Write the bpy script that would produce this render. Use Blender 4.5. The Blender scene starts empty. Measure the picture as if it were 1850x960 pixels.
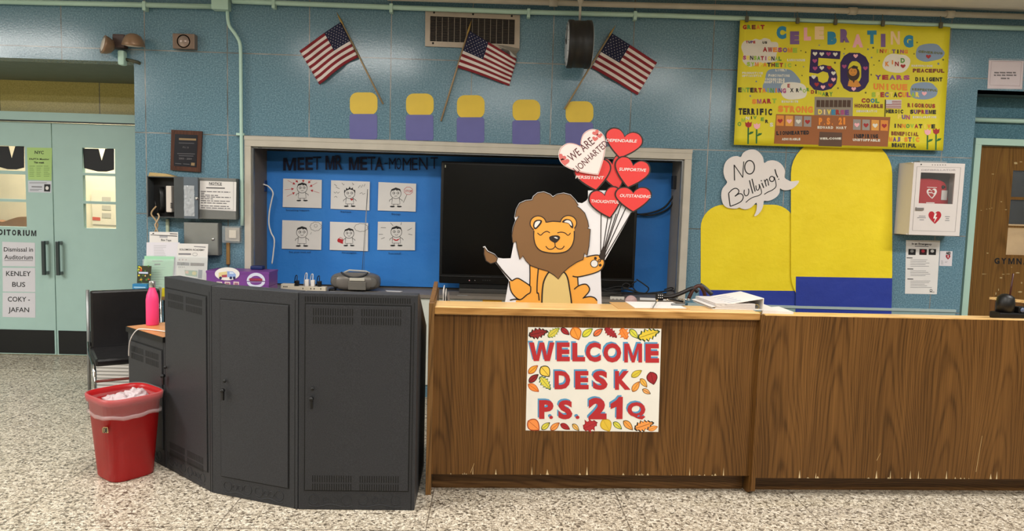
import bpy, bmesh, math, random
from mathutils import Vector, Matrix
random.seed(7)
S = bpy.context.scene
COL = S.collection

# ------------------------------------------------------------------ camera
FPX = 1336.0
YAW, PITCH, ROLL = math.radians(1.673), math.radians(5.003), math.radians(1.641)
CAM = Vector((2.577, -5.616, 1.53))
_F = Vector((math.sin(YAW)*math.cos(PITCH), math.cos(YAW)*math.cos(PITCH), -math.sin(PITCH)))
_R = Vector((math.cos(YAW), -math.sin(YAW), 0))
_U = _R.cross(_F)
RX = math.cos(ROLL)*_R + math.sin(ROLL)*_U
UX = -math.sin(ROLL)*_R + math.cos(ROLL)*_U
cd = bpy.data.cameras.new('camera'); cam = bpy.data.objects.new('camera', cd); COL.objects.link(cam)
cd.sensor_width = 36.0; cd.lens = 36.0*FPX/1850.0; cd.clip_start = 0.05; cd.clip_end = 60
mw = Matrix.Identity(4)
for i in range(3):
    mw[i][0] = RX[i]; mw[i][1] = UX[i]; mw[i][2] = -_F[i]; mw[i][3] = CAM[i]
cam.matrix_world = mw
S.camera = cam

# ------------------------------------------------------------------ light
S.view_settings.view_transform = 'Standard'; S.view_settings.look = 'None'
S.view_settings.gamma = 1.0; S.view_settings.use_curve_mapping = False
S.view_settings.exposure = 0.0
w = bpy.data.worlds.new('world'); S.world = w; w.use_nodes = True
w.node_tree.nodes['Background'].inputs[0].default_value = (0.9, 0.95, 1.0, 1)
w.node_tree.nodes['Background'].inputs[1].default_value = 0.3
def area(name, loc, sx, sy, e, col=(1.0, 0.975, 0.935), rot=(0, 0, 0), spread=math.pi):
    l = bpy.data.lights.new(name, 'AREA'); l.shape = 'RECTANGLE'; l.size = sx; l.size_y = sy
    l.energy = e; l.color = col; l.spread = spread
    o = bpy.data.objects.new(name, l); COL.objects.link(o); o.location = loc; o.rotation_euler = rot
    return o
for i, (x, y, e) in enumerate([(-2.2, -2.2, 66), (1.15, -2.4, 62), (6.7, -2.1, 70), (4.1, -3.0, 46),
                               (-3.0, -5.0, 120), (2.7, -5.0, 78), (5.8, -5.0, 92), (-3.8, -3.4, 170)]):
    area('ceiling_lamp_light', (x, y, 3.0), 1.2, 0.3, e)
area('auditorium_light', (-1.3, 1.9, 2.9), 1.6, 0.5, 110, (1.0, 0.93, 0.8))
area('gym_light', (7.2, 1.2, 2.7), 1.0, 0.5, 60, (1.0, 0.93, 0.8))

# ------------------------------------------------------------------ colour and material helpers
def lin(c):
    c /= 255.0
    return c/12.92 if c <= 0.04045 else ((c+0.055)/1.055)**2.4
def hexc(h): return (lin(int(h[0:2], 16)), lin(int(h[2:4], 16)), lin(int(h[4:6], 16)), 1.0)
class N:
    """tiny node-tree helper"""
    def __init__(s, name):
        s.m = bpy.data.materials.new(name); s.m.use_nodes = True; s.t = s.m.node_tree
        s.b = s.t.nodes['Principled BSDF']
    def n(s, typ, **kw):
        nd = s.t.nodes.new(typ)
        for k, v in kw.items():
            if k in nd.inputs.keys(): nd.inputs[k].default_value = v
            else: setattr(nd, k, v)
        return nd
    def l(s, a, b): s.t.links.new(a, b)
    def math(s, op, a, b=None, c=None):
        nd = s.t.nodes.new('ShaderNodeMath'); nd.operation = op
        for i, v in enumerate((a, b, c)):
            if v is None: continue
            if isinstance(v, (int, float)): nd.inputs[i].default_value = v
            else: s.l(v, nd.inputs[i])
        return nd.outputs[0]
    def ramp(s, fac, stops, interp='LINEAR'):
        nd = s.t.nodes.new('ShaderNodeValToRGB'); cr = nd.color_ramp; cr.interpolation = interp
        while len(cr.elements) < len(stops): cr.elements.new(0.5)
        for e, (p, c) in zip(cr.elements, stops): e.position = p; e.color = c
        s.l(fac, nd.inputs[0]); return nd.outputs[0]
    def mix(s, fac, a, b, blend='MIX'):
        nd = s.t.nodes.new('ShaderNodeMix'); nd.data_type = 'RGBA'; nd.blend_type = blend
        for sock, v in ((nd.inputs[0], fac), (nd.inputs[6], a), (nd.inputs[7], b)):
            if isinstance(v, (int, float)): sock.default_value = v
            elif isinstance(v, tuple): sock.default_value = v
            else: s.l(v, sock)
        return nd.outputs[2]
    def coord(s, scale=(1, 1, 1), kind='Object', loc=(0, 0, 0)):
        tc = s.t.nodes.new('ShaderNodeTexCoord'); mp = s.t.nodes.new('ShaderNodeMapping')
        mp.inputs['Scale'].default_value = scale; mp.inputs['Location'].default_value = loc
        s.l(tc.outputs[kind], mp.inputs[0]); return mp.outputs[0]
    def noise(s, vec, scale, detail=2.0, rough=0.5):
        nd = s.n('ShaderNodeTexNoise', Scale=scale, Detail=detail, Roughness=rough); s.l(vec, nd.inputs['Vector']); return nd.outputs[0]
    def bump(s, h, strength=0.2, dist=0.002):
        nd = s.n('ShaderNodeBump', Strength=strength, Distance=dist); s.l(h, nd.inputs['Height']); s.l(nd.outputs[0], s.b.inputs['Normal'])
    def set(s, **kw):
        for k, v in kw.items(): s.b.inputs[k].default_value = v
        return s
_MC = {}
def ink(h, rough=0.6, var=0.0, metal=0.0, spec=0.4):
    key = (h, rough, var, metal, spec)
    if key in _MC: return _MC[key]
    q = N('ink_'+h); q.set(Roughness=rough, Metallic=metal); q.b.inputs['Specular IOR Level'].default_value = spec
    c = hexc(h)
    if var:
        v = q.coord()
        f = q.noise(v, 9.0, 4.0)
        d = tuple(x*(1-var) for x in c[:3])+(1,); e = tuple(min(1, x*(1+var)) for x in c[:3])+(1,)
        q.l(q.ramp(f, [(0.3, d), (0.7, e)]), q.b.inputs['Base Color'])
    else:
        q.b.inputs['Base Color'].default_value = c
    _MC[key] = q.m; return q.m

# teal glazed wall tile, 60 cm squares with thin joints
def mat_tile(name, base, dark, light, joint, bump=0.35, rough=0.3, ox=0.0, oz=2.556, size=0.6):
    q = N(name); v = q.coord()
    f = q.noise(v, 95, 2, 0.6); g = q.noise(v, 3.0, 3)
    c = q.ramp(f, [(0.33, hexc(dark)), (0.5, hexc(base)), (0.68, hexc(light))])
    c = q.mix(q.math('MULTIPLY', g, 0.25), c, hexc(dark))
    sp = q.n('ShaderNodeSeparateXYZ'); q.l(v, sp.inputs[0])
    def jl(sock, o):
        a = q.math('PINGPONG', q.math('ADD', sock, 60*size-o), size*0.5)
        return q.math('LESS_THAN', a, 0.0036)
    jm = q.math('MAXIMUM', jl(sp.outputs[0], ox), jl(sp.outputs[2], oz))
    jn = q.noise(v, 4.0, 2)
    jc = q.ramp(jn, [(0.4, hexc(joint)), (0.62, hexc('5e5f5c'))])
    q.l(q.mix(jm, c, jc), q.b.inputs['Base Color'])
    h = q.noise(v, 70, 3, 0.6)
    hh = q.math('SUBTRACT', h, q.math('MULTIPLY', jm, 0.8))
    q.bump(hh, bump, 0.004)
    q.set(Roughness=rough); q.b.inputs['Specular IOR Level'].default_value = 0.42
    return q.m
M_TILE = mat_tile('teal_tile', '638494', '547586', '7a9bab', '9c9a95', 0.12, 0.17)
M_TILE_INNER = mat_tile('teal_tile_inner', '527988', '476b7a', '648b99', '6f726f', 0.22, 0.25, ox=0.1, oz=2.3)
M_YTILE = mat_tile('yellow_tile', 'b5a760', 'a69956', 'c2b46c', '3c3a2c', 0.2, 0.35, ox=-1.42+0.05, oz=2.9, size=0.87)
M_GREENP = ink('a0bdb6', 0.45, 0.02)
M_GREENP2 = ink('b3d3c6', 0.4, 0.02)
M_CREAM = ink('b9b3a6', 0.5, 0.06)
M_CEIL = ink('e4dfd6', 0.8, 0.02)
M_BLACK = ink('0d0d0e', 0.45)
M_CHROME = ink('d8d8d8', 0.15, 0, 1.0)
M_STEEL = ink('8b8d8d', 0.35, 0.1, 0.6)
M_WHITE = ink('e4e0dc', 0.55)
M_PAPER = ink('dcd9d6', 0.65, 0.02)
M_INKB = ink('17171a', 0.6)

def mat_terrazzo():
    q = N('terrazzo'); v = q.coord()
    vo = q.n('ShaderNodeTexVoronoi', Scale=85.0); q.l(v, vo.inputs['Vector'])
    sep = q.n('ShaderNodeSeparateColor'); q.l(vo.outputs['Color'], sep.inputs[0])
    c = q.ramp(sep.outputs[0], [(0.0, hexc('50473b')), (0.09, hexc('8d8272')), (0.22, hexc('b3a895')), (0.5, hexc('c9beab')), (0.8, hexc('dfd6c5'))], 'CONSTANT')
    vo2 = q.n('ShaderNodeTexVoronoi', Scale=190.0); q.l(v, vo2.inputs['Vector'])
    s2 = q.n('ShaderNodeSeparateColor'); q.l(vo2.outputs['Color'], s2.inputs[0])
    c = q.mix(q.math('MULTIPLY', q.math('LESS_THAN', s2.outputs[1], 0.22), 0.75), c, hexc('4c4236'))
    c = q.mix(q.math('MULTIPLY', q.noise(v, 1.3, 3), 0.2), c, hexc('a99f8f'))
    sp = q.n('ShaderNodeSeparateXYZ'); q.l(v, sp.inputs[0])
    def jl(sock, o, size):
        return q.math('LESS_THAN', q.math('PINGPONG', q.math('ADD', sock, 60*size-o), size*0.5), 0.0026)
    jm = q.math('MAXIMUM', jl(sp.outputs[0], 0.31, 0.96), jl(sp.outputs[1], -2.035, 0.985))
    q.l(q.mix(q.math('MULTIPLY', jm, 0.75), c, hexc('4a4036')), q.b.inputs['Base Color'])
    q.set(Roughness=0.33); q.b.inputs['Specular IOR Level'].default_value = 0.5
    return q.m
M_FLOOR = mat_terrazzo()

def mat_oak(name, a, b, cc, axis='z', scale=1.0, rough=0.42):
    """vertical pin stripes with nested cathedral arches"""
    q = N(name)
    ax = {'x': 0, 'y': 1, 'z': 2}[axis]
    def st(f, g): return q.coord(tuple((g if k == ax else f)*scale for k in range(3)))
    sp = q.n('ShaderNodeSeparateXYZ'); q.l(q.coord((scale,)*3), sp.inputs[0])
    along = sp.outputs[ax]; oth = [k for k in range(3) if k != ax]
    across = q.math('ADD', sp.outputs[oth[0]], sp.outputs[oth[1]])
    cw = 0.31
    warp = q.noise(st(1.3, 0.8), 1.0, 1.0)
    xw = q.math('DIVIDE', q.math('ADD', across, q.math('MULTIPLY', warp, 0.22)), cw)
    cell = q.math('FLOOR', xw); u = q.math('MULTIPLY', q.math('SUBTRACT', q.math('SUBTRACT', xw, cell), 0.5), cw)
    wn = q.n('ShaderNodeTexWhiteNoise', noise_dimensions='1D'); q.l(cell, wn.inputs['W'])
    t = q.math('ADD', q.math('MULTIPLY', q.math('MULTIPLY', u, u), 300.0), q.math('MULTIPLY', along, 3.2))
    t = q.math('ADD', t, q.math('ADD', q.math('MULTIPLY', wn.outputs['Value'], 7.0), q.math('MULTIPLY', q.noise(st(7, 1.6), 1.0, 2.0), 2.2)))
    ring = q.math('POWER', q.math('MULTIPLY_ADD', q.math('SINE', q.math('MULTIPLY', t, 6.2832)), 0.5, 0.5), 3.0)
    fine = q.noise(st(260, 4.0), 1.0, 2.0)
    mid = q.noise(st(60, 1.2), 1.0, 2.0)
    big = q.noise(st(6, 1.0), 1.0, 2.0)
    f = q.math('ADD', q.math('MULTIPLY', fine, 0.40), q.math('ADD', q.math('MULTIPLY', mid, 0.36), q.math('MULTIPLY', big, 0.24)))
    f = q.math('SUBTRACT', f, q.math('MULTIPLY', ring, 0.13))
    c = q.ramp(f, [(0.30, hexc(cc)), (0.46, hexc(a)), (0.64, hexc(b))])
    q.l(c, q.b.inputs['Base Color']); q.bump(fine, 0.05, 0.001); q.b.inputs['Specular IOR Level'].default_value = 0.28
    q.set(Roughness=rough); return q.m
M_OAK = mat_oak('oak_panel', '62411c', '755026', '432a0d')
M_OAKTOP = mat_oak('oak_top', 'e2ba7c', 'f0cf98', 'c79c60', 'x', 1.0, 0.3)
M_OAKEDGE = mat_oak('oak_edge', '7a5730', '8b6639', '553a1a')
M_NOSE = mat_oak('oak_nosing', 'a87a42', 'bd8f54', '7d5628', 'x')
M_OAKDARK = mat_oak('oak_kick', '5f4122', '70502c', '42290f', 'x')
M_DOORW = mat_oak('brown_door', '74522a', '82602f', '5f4220', 'z', 1.0, 0.3)
M_PLAQUE = mat_oak('plaque_wood', '4a2a1c', '5c3626', '301810', 'z', 3)
def mat_rack():
    q = N('dark_powder_coat'); v = q.coord()
    f = q.noise(v, 230, 2, 0.6); g = q.noise(v, 6, 3)
    c = q.ramp(f, [(0.3, hexc('2c2d30')), (0.7, hexc('3b3c40'))])
    c = q.mix(q.math('MULTIPLY', g, 0.3), c, hexc('2c2d2f'))
    q.l(c, q.b.inputs['Base Color']); q.bump(f, 0.12, 0.001); q.set(Roughness=0.46); q.b.inputs['Specular IOR Level'].default_value = 0.26; return q.m
M_RACK = mat_rack()
def mat_crinkle(name, h, h2, s=0.5, scale=7, rough=0.6):
    q = N(name); v = q.coord()
    f = q.noise(v, scale, 5, 0.55)
    q.l(q.ramp(q.noise(v, scale*0.4, 3), [(0.3, hexc(h)), (0.7, hexc(h2))]), q.b.inputs['Base Color'])
    q.bump(f, s, 0.02); q.set(Roughness=rough); return q.m
M_BLUEPAPER = mat_crinkle('blue_paper', '1f74c8', '2b80d2', 0.3, 6)
M_YPAPER = mat_crinkle('yellow_paper', 'e8cf10', 'efd81c', 0.35, 9)
M_YPOSTER = mat_crinkle('poster_yellow', 'd2c51c', 'dccf22', 0.3, 8)
M_NAVY = mat_crinkle('navy_paper', '1d3390', '20389c', 0.3, 9)
M_VINYL = mat_crinkle('black_vinyl', '121113', '1a191b', 0.25, 5, 0.33)
M_RED = ink('a81a1d', 0.36, 0.06, 0.0, 0.3)
def mat_film(name, col, alpha, rough=0.25):
    q = N(name); q.set(Roughness=rough, Alpha=alpha); q.b.inputs['Base Color'].default_value = hexc(col)
    f = q.noise(q.coord(), 60, 4); q.bump(f, 0.5, 0.006); return q.m
M_LINER = mat_film('bag_film', 'f0e4e4', 0.10, 0.18)
M_BAG = mat_film('bag_film_crumpled', 'd6c6c9', 0.8)
M_ACRYL = mat_film('clear_acrylic', 'dfe6e6', 0.22, 0.08)
def mat_glass():
    q = N('clear_glass'); q.set(Roughness=0.05, Alpha=0.03); q.b.inputs['Base Color'].default_value = (0.9, 0.92, 0.92, 1); return q.m
M_GLASS = mat_glass()
M_SCREEN = ink('050505', 0.22, 0, 0, 0.35)

# ------------------------------------------------------------------ picture <-> place
def ray(x, y): return (RX*((x-925)/FPX) + UX*((480-y)/FPX) + _F)
class Pl:
    """vertical plane through o with horizontal outward normal n"""
    def __init__(s, o, n): s.o = Vector(o); s.n = Vector(n).normalized()
    def at(s, x, y, e=0.0):
        d = ray(x, y); o = s.o + s.n*e
        return CAM + d*((o-CAM).dot(s.n)/d.dot(s.n))
def WY(y): return Pl((0, y, 0), (0, -1, 0))
WALL = WY(0.0)
def PZ(x, y, z):
    d = ray(x, y); return CAM + d*((z-CAM.z)/d.z)
def PY(x, y, Y): return WY(Y).at(x, y)
def crop(ox, oy, s): return lambda x, y: (ox+x/s, oy+y/s)

def smooth(pts, n=6, closed=True):
    out = []; L = len(pts)
    rng = range(L) if closed else range(L-1)
    for i in rng:
        if closed: p0, p1, p2, p3 = (pts[(i+k-1) % L] for k in range(4))
        else: p0, p1, p2, p3 = pts[max(i-1, 0)], pts[i], pts[i+1], pts[min(i+2, L-1)]
        for k in range(n):
            t = k/n
            out.append(tuple(0.5*((2*b)+(-a+c)*t+(2*a-5*b+4*c-d)*t*t+(-a+3*b-3*c+d)*t**3) for a, b, c, d in zip(p0, p1, p2, p3)))
    if not closed: out.append(tuple(pts[-1]))
    return out
def ell(cx, cy, rx, ry, n=28, a0=0.0, a1=2*math.pi, rot=0.0):
    full = abs(a1-a0-2*math.pi) < 1e-6
    out = []
    for i in range(n if full else n+1):
        a = a0+(a1-a0)*i/n; x = rx*math.cos(a); y = ry*math.sin(a)
        out.append((cx+x*math.cos(rot)-y*math.sin(rot), cy+x*math.sin(rot)+y*math.cos(rot)))
    return out
def rrect(x0, y0, x1, y1, r, n=5):
    out = []
    for cx, cy, a in ((x1-r, y0+r, -90), (x1-r, y1-r, 0), (x0+r, y1-r, 90), (x0+r, y0+r, 180)):
        for k in range(n+1):
            t = math.radians(a+90*k/n); out.append((cx+r*math.cos(t), cy+r*math.sin(t)))
    return out
HEART = [(0, 0), (-.10, -.15), (-.30, -.29), (-.56, -.27), (-.73, -.10), (-.77, .12), (-.68, .34), (-.47, .60), (-.22, .83), (0, 1)]
def heart(nx, ny, tx, ty, wf=1.0, grow=0.0):
    dx, dy = tx-nx, ty-ny; L = math.hypot(dx, dy); ux, uy = -dy/L*-1, dx/L*-1
    ux, uy = dy/L, -dx/L   # across
    left = smooth(HEART, 4, False); pts = left + [(-u, v) for u, v in left[-2:0:-1]]
    out = []
    for u, v in pts:
        u *= wf
        if grow:
            cu, cv = u, v-0.3; l = math.hypot(cu, cv) or 1; u += cu/l*grow/L; v += cv/l*grow/L
        out.append((nx+ux*u*L+dx*v, ny+uy*u*L+dy*v))
    return out

# ------------------------------------------------------------------ mesh builder
class MB:
    def __init__(s): s.v = []; s.f = []; s.mi = []; s.mats = []; s.sm = []
    def m(s, mat):
        if mat not in s.mats: s.mats.append(mat)
        return s.mats.index(mat)
    def add(s, vs, fs, mat, sm=False):
        o = len(s.v); k = s.m(mat); s.v += [Vector(p) for p in vs]
        for f in fs: s.f.append([o+i for i in f]); s.mi.append(k); s.sm.append(sm)
        return s
    def box(s, a, b, mat, M=None):
        (x0, y0, z0), (x1, y1, z1) = a, b
        vs = [Vector((x, y, z)) for z in (z0, z1) for x, y in ((x0, y0), (x1, y0), (x1, y1), (x0, y1))]
        if M: vs = [M @ p for p in vs]
        return s.add(vs, [(3, 2, 1, 0), (4, 5, 6, 7), (0, 1, 5, 4), (1, 2, 6, 5), (2, 3, 7, 6), (3, 0, 4, 7)], mat)
    def bbox(s, a, b, mat, r=0.004, M=None):   # bevelled box
        bm = bmesh.new(); bmesh.ops.create_cube(bm, size=1)
        a = Vector(a); b = Vector(b)
        for v in bm.verts: v.co = Vector([(a[i]+b[i])/2 + v.co[i]*(b[i]-a[i]) for i in range(3)])
        bmesh.ops.bevel(bm, geom=bm.edges[:], offset=r, segments=2, affect='EDGES', profile=0.6)
        return s.bm(bm, mat, M)
    def bm(s, bm, mat, M=None, sm=False):
        bm.verts.index_update()
        s.add([(M @ v.co) if M else v.co.copy() for v in bm.verts], [[v.index for v in f.verts] for f in bm.faces], mat, sm); bm.free(); return s
    def prism(s, pts, vec, mat, sm=False):
        n = len(pts); vec = Vector(vec); P = [Vector(p) for p in pts]
        return s.add(P+[p+vec for p in P], [list(range(n)), [n+i for i in range(n-1, -1, -1)]]+[[i, i+n, (i+1) % n+n, (i+1) % n] for i in range(n)], mat, sm)
    def poly(s, pl, pts, e, mat): return s.add([pl.at(x, y, e) for x, y in pts], [list(range(len(pts)))], mat)
    def flat(s, pl, pts, e, th, mat):
        return s.prism([pl.at(x, y, e+th) for x, y in pts], -pl.n*th, mat)
    def ring(s, pl, outer, inner, e, mat):
        n = len(outer)
        return s.add([pl.at(x, y, e) for x, y in outer]+[pl.at(x, y, e) for x, y in inner], [[i, (i+1) % n, n+(i+1) % n, n+i] for i in range(n)], mat)
    def stroke(s, pl, pts, wd, e, mat, closed=False):
        n = len(pts); L = []; Rr = []
        for i in range(n):
            if closed: a, b = pts[i-1], pts[(i+1) % n]
            else: a, b = pts[max(i-1, 0)], pts[min(i+1, n-1)]
            dx, dy = b[0]-a[0], b[1]-a[1]; l = math.hypot(dx, dy) or 1
            ox, oy = -dy/l*wd/2, dx/l*wd/2
            L.append((pts[i][0]+ox, pts[i][1]+oy)); Rr.append((pts[i][0]-ox, pts[i][1]-oy))
        vs = [pl.at(x, y, e) for x, y in L]+[pl.at(x, y, e) for x, y in Rr]
        fs = [[i, (i+1) % n, n+(i+1) % n, n+i] for i in range(n if closed else n-1)]
        return s.add(vs, fs, mat)
    def tube(s, pts, r, mat, n=8, caps=True, rads=None):
        P = [Vector(p) for p in pts]; vs = []; fs = []
        up = None
        for i, p in enumerate(P):
            d = (P[min(i+1, len(P)-1)]-P[max(i-1, 0)]).normalized()
            if up is None:
                up = d.cross(Vector((0, 0, 1)))
                if up.length < 1e-3: up = d.cross(Vector((1, 0, 0)))
                up.normalize()
            up = (up-d*up.dot(d)).normalized(); sd = d.cross(up)
            rr = rads[i] if rads else r
            for k in range(n):
                a = 2*math.pi*k/n; vs.append(p+up*math.cos(a)*rr+sd*math.sin(a)*rr)
        for i in range(len(P)-1):
            for k in range(n): fs.append([i*n+k, i*n+(k+1) % n, (i+1)*n+(k+1) % n, (i+1)*n+k])
        s.add(vs, fs, mat, True)
        if caps: s.add([vs[k] for k in range(n)], [list(range(n))[::-1]], mat); s.add(vs[-n:], [list(range(n))], mat)
        return s
    def lathe(s, prof, c, mat, n=24, M=None, axis='z'):
        vs = []; fs = []
        for r, h in prof:
            for k in range(n):
                a = 2*math.pi*k/n
                p = Vector((r*math.cos(a), r*math.sin(a), h))
                if axis == 'y': p = Vector((p.x, -p.z, p.y))
                if axis == 'x': p = Vector((p.z, p.x, p.y))
                if M: p = M @ p
                vs.append(p+Vector(c))
        m = len(prof)
        for i in range(m-1):
            for k in range(n): fs.append([i*n+k, i*n+(k+1) % n, (i+1)*n+(k+1) % n, (i+1)*n+k])
        s.add(vs, fs, mat, True)
        if prof[0][0] > 1e-5: s.add(vs[:n], [list(range(n))[::-1]], mat)
        if prof[-1][0] > 1e-5: s.add(vs[-n:], [list(range(n))], mat)
        return s
    def text(s, pl, t, x0, y0, x1, y1, h, e, mat, bold=0.0, slant=0.0):
        vs, fs = glyphs(t, bold)
        dx, dy = x1-x0, y1-y0; l = math.hypot(dx, dy); ux, uy = dy/l, -dx/l
        out = []
        for gx, gy in vs:
            gx2 = gx+slant*gy*h/l
            out.append(pl.at(x0+dx*gx2+ux*gy*h, y0+dy*gx2+uy*gy*h, e))
        return s.add(out, fs, mat)
    def glyph(s, pl, ch, x0, y0, x1, y1, e, mat, bold=0.0):   # one character stretched into a box (y1 = bottom)
        return s.text(pl, ch, x0, y1, x1, y1, y1-y0, e, mat, bold)
    def build(s, name, parent=None, bevel=None, smooth_angle=None):
        me = bpy.data.meshes.new(name)
        if parent is None:
            xs = [p.x for p in s.v]; ys = [p.y for p in s.v]; zs = [p.z for p in s.v]
            off = Vector(((min(xs)+max(xs))/2, (min(ys)+max(ys))/2, min(zs)))
        else: off = WLOC[parent.name]
        me.from_pydata([p-off for p in s.v], [], s.f)
        for m in s.mats: me.materials.append(m)
        me.polygons.foreach_set('material_index', s.mi); me.polygons.foreach_set('use_smooth', s.sm)
        bm = bmesh.new(); bm.from_mesh(me); bmesh.ops.remove_doubles(bm, verts=bm.verts, dist=1e-6) if len(s.v) < 4000 else None
        bmesh.ops.recalc_face_normals(bm, faces=bm.faces); bm.to_mesh(me); bm.free()
        o = bpy.data.objects.new(name, me); COL.objects.link(o)
        if parent is None: o.location = off
        else: o.parent = parent
        WLOC[o.name] = off
        if bevel:
            md = o.modifiers.new('bevel', 'BEVEL'); md.width = bevel; md.segments = 2; md.limit_method = 'ANGLE'
        return o
WLOC = {}
_GC = {}
BLOCK = {'M': [(0, 0), (0, 1), (.27, 1), (.5, .34), (.73, 1), (1, 1), (1, 0), (.79, 0), (.79, .7), (.58, 0), (.42, 0), (.21, .7), (.21, 0)],
         'W': [(0, 1), (.19, 1), (.30, .3), (.41, 1), (.59, 1), (.70, .3), (.81, 1), (1, 1), (.82, 0), (.61, 0), (.5, .66), (.39, 0), (.18, 0)],
         'N': [(0, 0), (0, 1), (.27, 1), (.76, .36), (.76, 1), (1, 1), (1, 0), (.74, 0), (.24, .66), (.24, 0)],
         '1': [(.42, 0), (.42, .74), (0, .58), (0, .76), (.52, 1), (1, 1), (1, 0)]}
def glyphs(t, bold):
    if t in BLOCK and bold > .02: return BLOCK[t], [list(range(len(BLOCK[t])))]
    k = (t, round(bold, 3))
    if k in _GC: return _GC[k]
    def raw(body, b):
        if any(c in 'MWN' for c in body): b = min(b, .018)
        cu = bpy.data.curves.new('lettering', 'FONT'); cu.body = body; cu.offset = b; cu.resolution_u = 3
        o = bpy.data.objects.new('lettering', cu); me = bpy.data.meshes.new_from_object(o)
        vs = [(v.co.x, v.co.y) for v in me.vertices]; fs = [list(p.vertices) for p in me.polygons]
        bpy.data.meshes.remove(me); bpy.data.objects.remove(o); bpy.data.curves.remove(cu); return vs, fs
    vs, fs = raw(t, bold)
    x0 = min(x for x, y in vs); x1 = max(x for x, y in vs)
    if len(t) == 1: y0 = min(y for x, y in vs); y1 = max(y for x, y in vs)
    else: y0, y1 = 0.0, 0.70
    _GC[k] = ([((x-x0)/(x1-x0), (y-y0)/(y1-y0)) for x, y in vs], fs); return _GC[k]

def btext(mb, pl, t_, x0, y0, x1, y1, h, e, mat, bold=.05):
    wds = [{'I': .42, 'M': 1.15, 'W': 1.2}.get(c, .95) for c in t_]; tot = sum(wds); acc = 0
    for c, w_ in zip(t_, wds):
        a = x0+(x1-x0)*acc/tot; d = (x1-x0)*w_/tot; acc += w_; y = y0+(y1-y0)*acc/tot
        g = .24 if c != 'I' else .42
        mb.glyph(pl, c, a+d*g/2, y-h, a+d*(1-g/2), y, e, mat, bold if c != 'I' else 0)
def tag(o, label, cat, group=None):
    o['label'] = label; o['category'] = cat
    if group: o['group'] = group
    return o
def thing(name, loc, label, cat, group=None):
    o = bpy.data.objects.new(name, None); COL.objects.link(o); o.location = loc; o.empty_display_size = 0.05
    WLOC[o.name] = Vector(loc); return tag(o, label, cat, group)
def struct(mb, name, parent=None):
    o = mb.build(name, parent)
    if parent is None: o['kind'] = 'structure'
    return o
def lab(o, t): o['label'] = t; return o

# ================================================================== SETTING
struct(MB().box((-6, -9, -0.12), (10, 4.5, 0), M_FLOOR), 'floor')
struct(MB().box((-6, -9, 3.06), (10, 4.5, 3.16), M_CEIL), 'ceiling')
struct(MB().box((-6.1, -9, 0), (-6, 4.5, 3.06), ink('9aa79f', 0.6, .04)), 'wall_left')
struct(MB().box((10, -9, 0), (10.1, 4.5, 3.06), ink('9aa79f', 0.6, .04)), 'wall_right')
struct(MB().box((-6, -9.1, 0), (10, -9, 3.06), ink('a3a090', 0.6, .04)), 'wall_back')
LX, RXW, LZ, RZ = -0.08, 6.24, 2.467, 2.46          # edges of the two door bays
WX0, WX1, WZ0, WZ1 = 0.73, 4.075, 0.80, 1.95         # display window opening
b = MB()
b.box((-6, 0, LZ), (LX, 0.15, 3.06), M_TILE); b.box((LX, 0, 0), (WX0, 0.4, 3.06), M_TILE)
b.box((WX0, 0, WZ1), (WX1, 0.4, 3.06), M_TILE); b.box((WX0, 0, 0), (WX1, 0.4, WZ0-0.01), M_TILE)
b.box((WX1, 0, 0), (RXW, 0.27, 3.06), M_TILE); b.box((RXW, 0, RZ), (10, 0.12, 3.06), M_TILE)
w_ = b.build('wall_front'); w_['kind'] = 'structure'
off = WLOC[w_.name]
for v in w_.data.vertices: v.co += off
w_.location = (0, 0, 0)
# display niche behind the window
b = MB(); cn = ink('57524c', 0.6, .05)
b.box((WX0, 0.36, WZ0-0.01), (WX1, 0.40, WZ1), cn)
struct(b, 'wall_niche'); b = MB()
b.box((0.775, 0.02, WZ0), (0.785, 0.36, 1.88), ink('6d645b', 0.6, .05)); b.box((4.02, 0.02, WZ0), (4.03, 0.36, 1.88), ink('8a837a', 0.6, .05))
b.box((0.775, 0.02, 1.88), (4.03, 0.36, 1.89), cn)
struct(b, 'trim_9')
b = MB()
b.box((WX0, -0.025, WZ0), (0.777, 0.02, 1.878), M_CREAM); b.box((4.022, -0.025, WZ0), (WX1, 0.02, 1.878), M_CREAM)
b.box((WX0, -0.025, 1.879), (WX1, 0.02, WZ1), M_CREAM); b.box((WX0-.002, -0.028, 1.925), (WX1+.002, -0.0255, WZ1+.003), M_CREAM)
b.box((0.777, 0.0, WZ0), (0.789, 0.03, 1.879), M_STEEL); b.box((4.008, 0.0, WZ0), (4.022, 0.03, 1.879), M_STEEL); b.box((0.789, 0.0, 1.866), (4.008, 0.03, 1.879), M_STEEL)
b.box((0.83, -0.026, 1.868), (0.86, -0.024, 1.872), M_BLACK)
struct(b, 'window_1')
struct(MB().box((WX0, -0.03, 0.775), (WX1, 0.36, 0.80), ink('7d756c', 0.5, .06)), 'trim_1')          # sill
struct(MB().box((1.9, -0.012, 0.1), (4.0, -0.001, 0.772), ink('cfd2c9', 0.5, .03)), 'trim_2')         # pale panel under the sill
struct(MB().box((4.1, -0.012, 0), (6.2, -0.001, 0.78), ink('87a0a2', 0.5, .05)).box((4.1, -0.02, 0.765), (6.2, 0, 0.785), ink('a3b4b4', .5)), 'trim_3')
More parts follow.
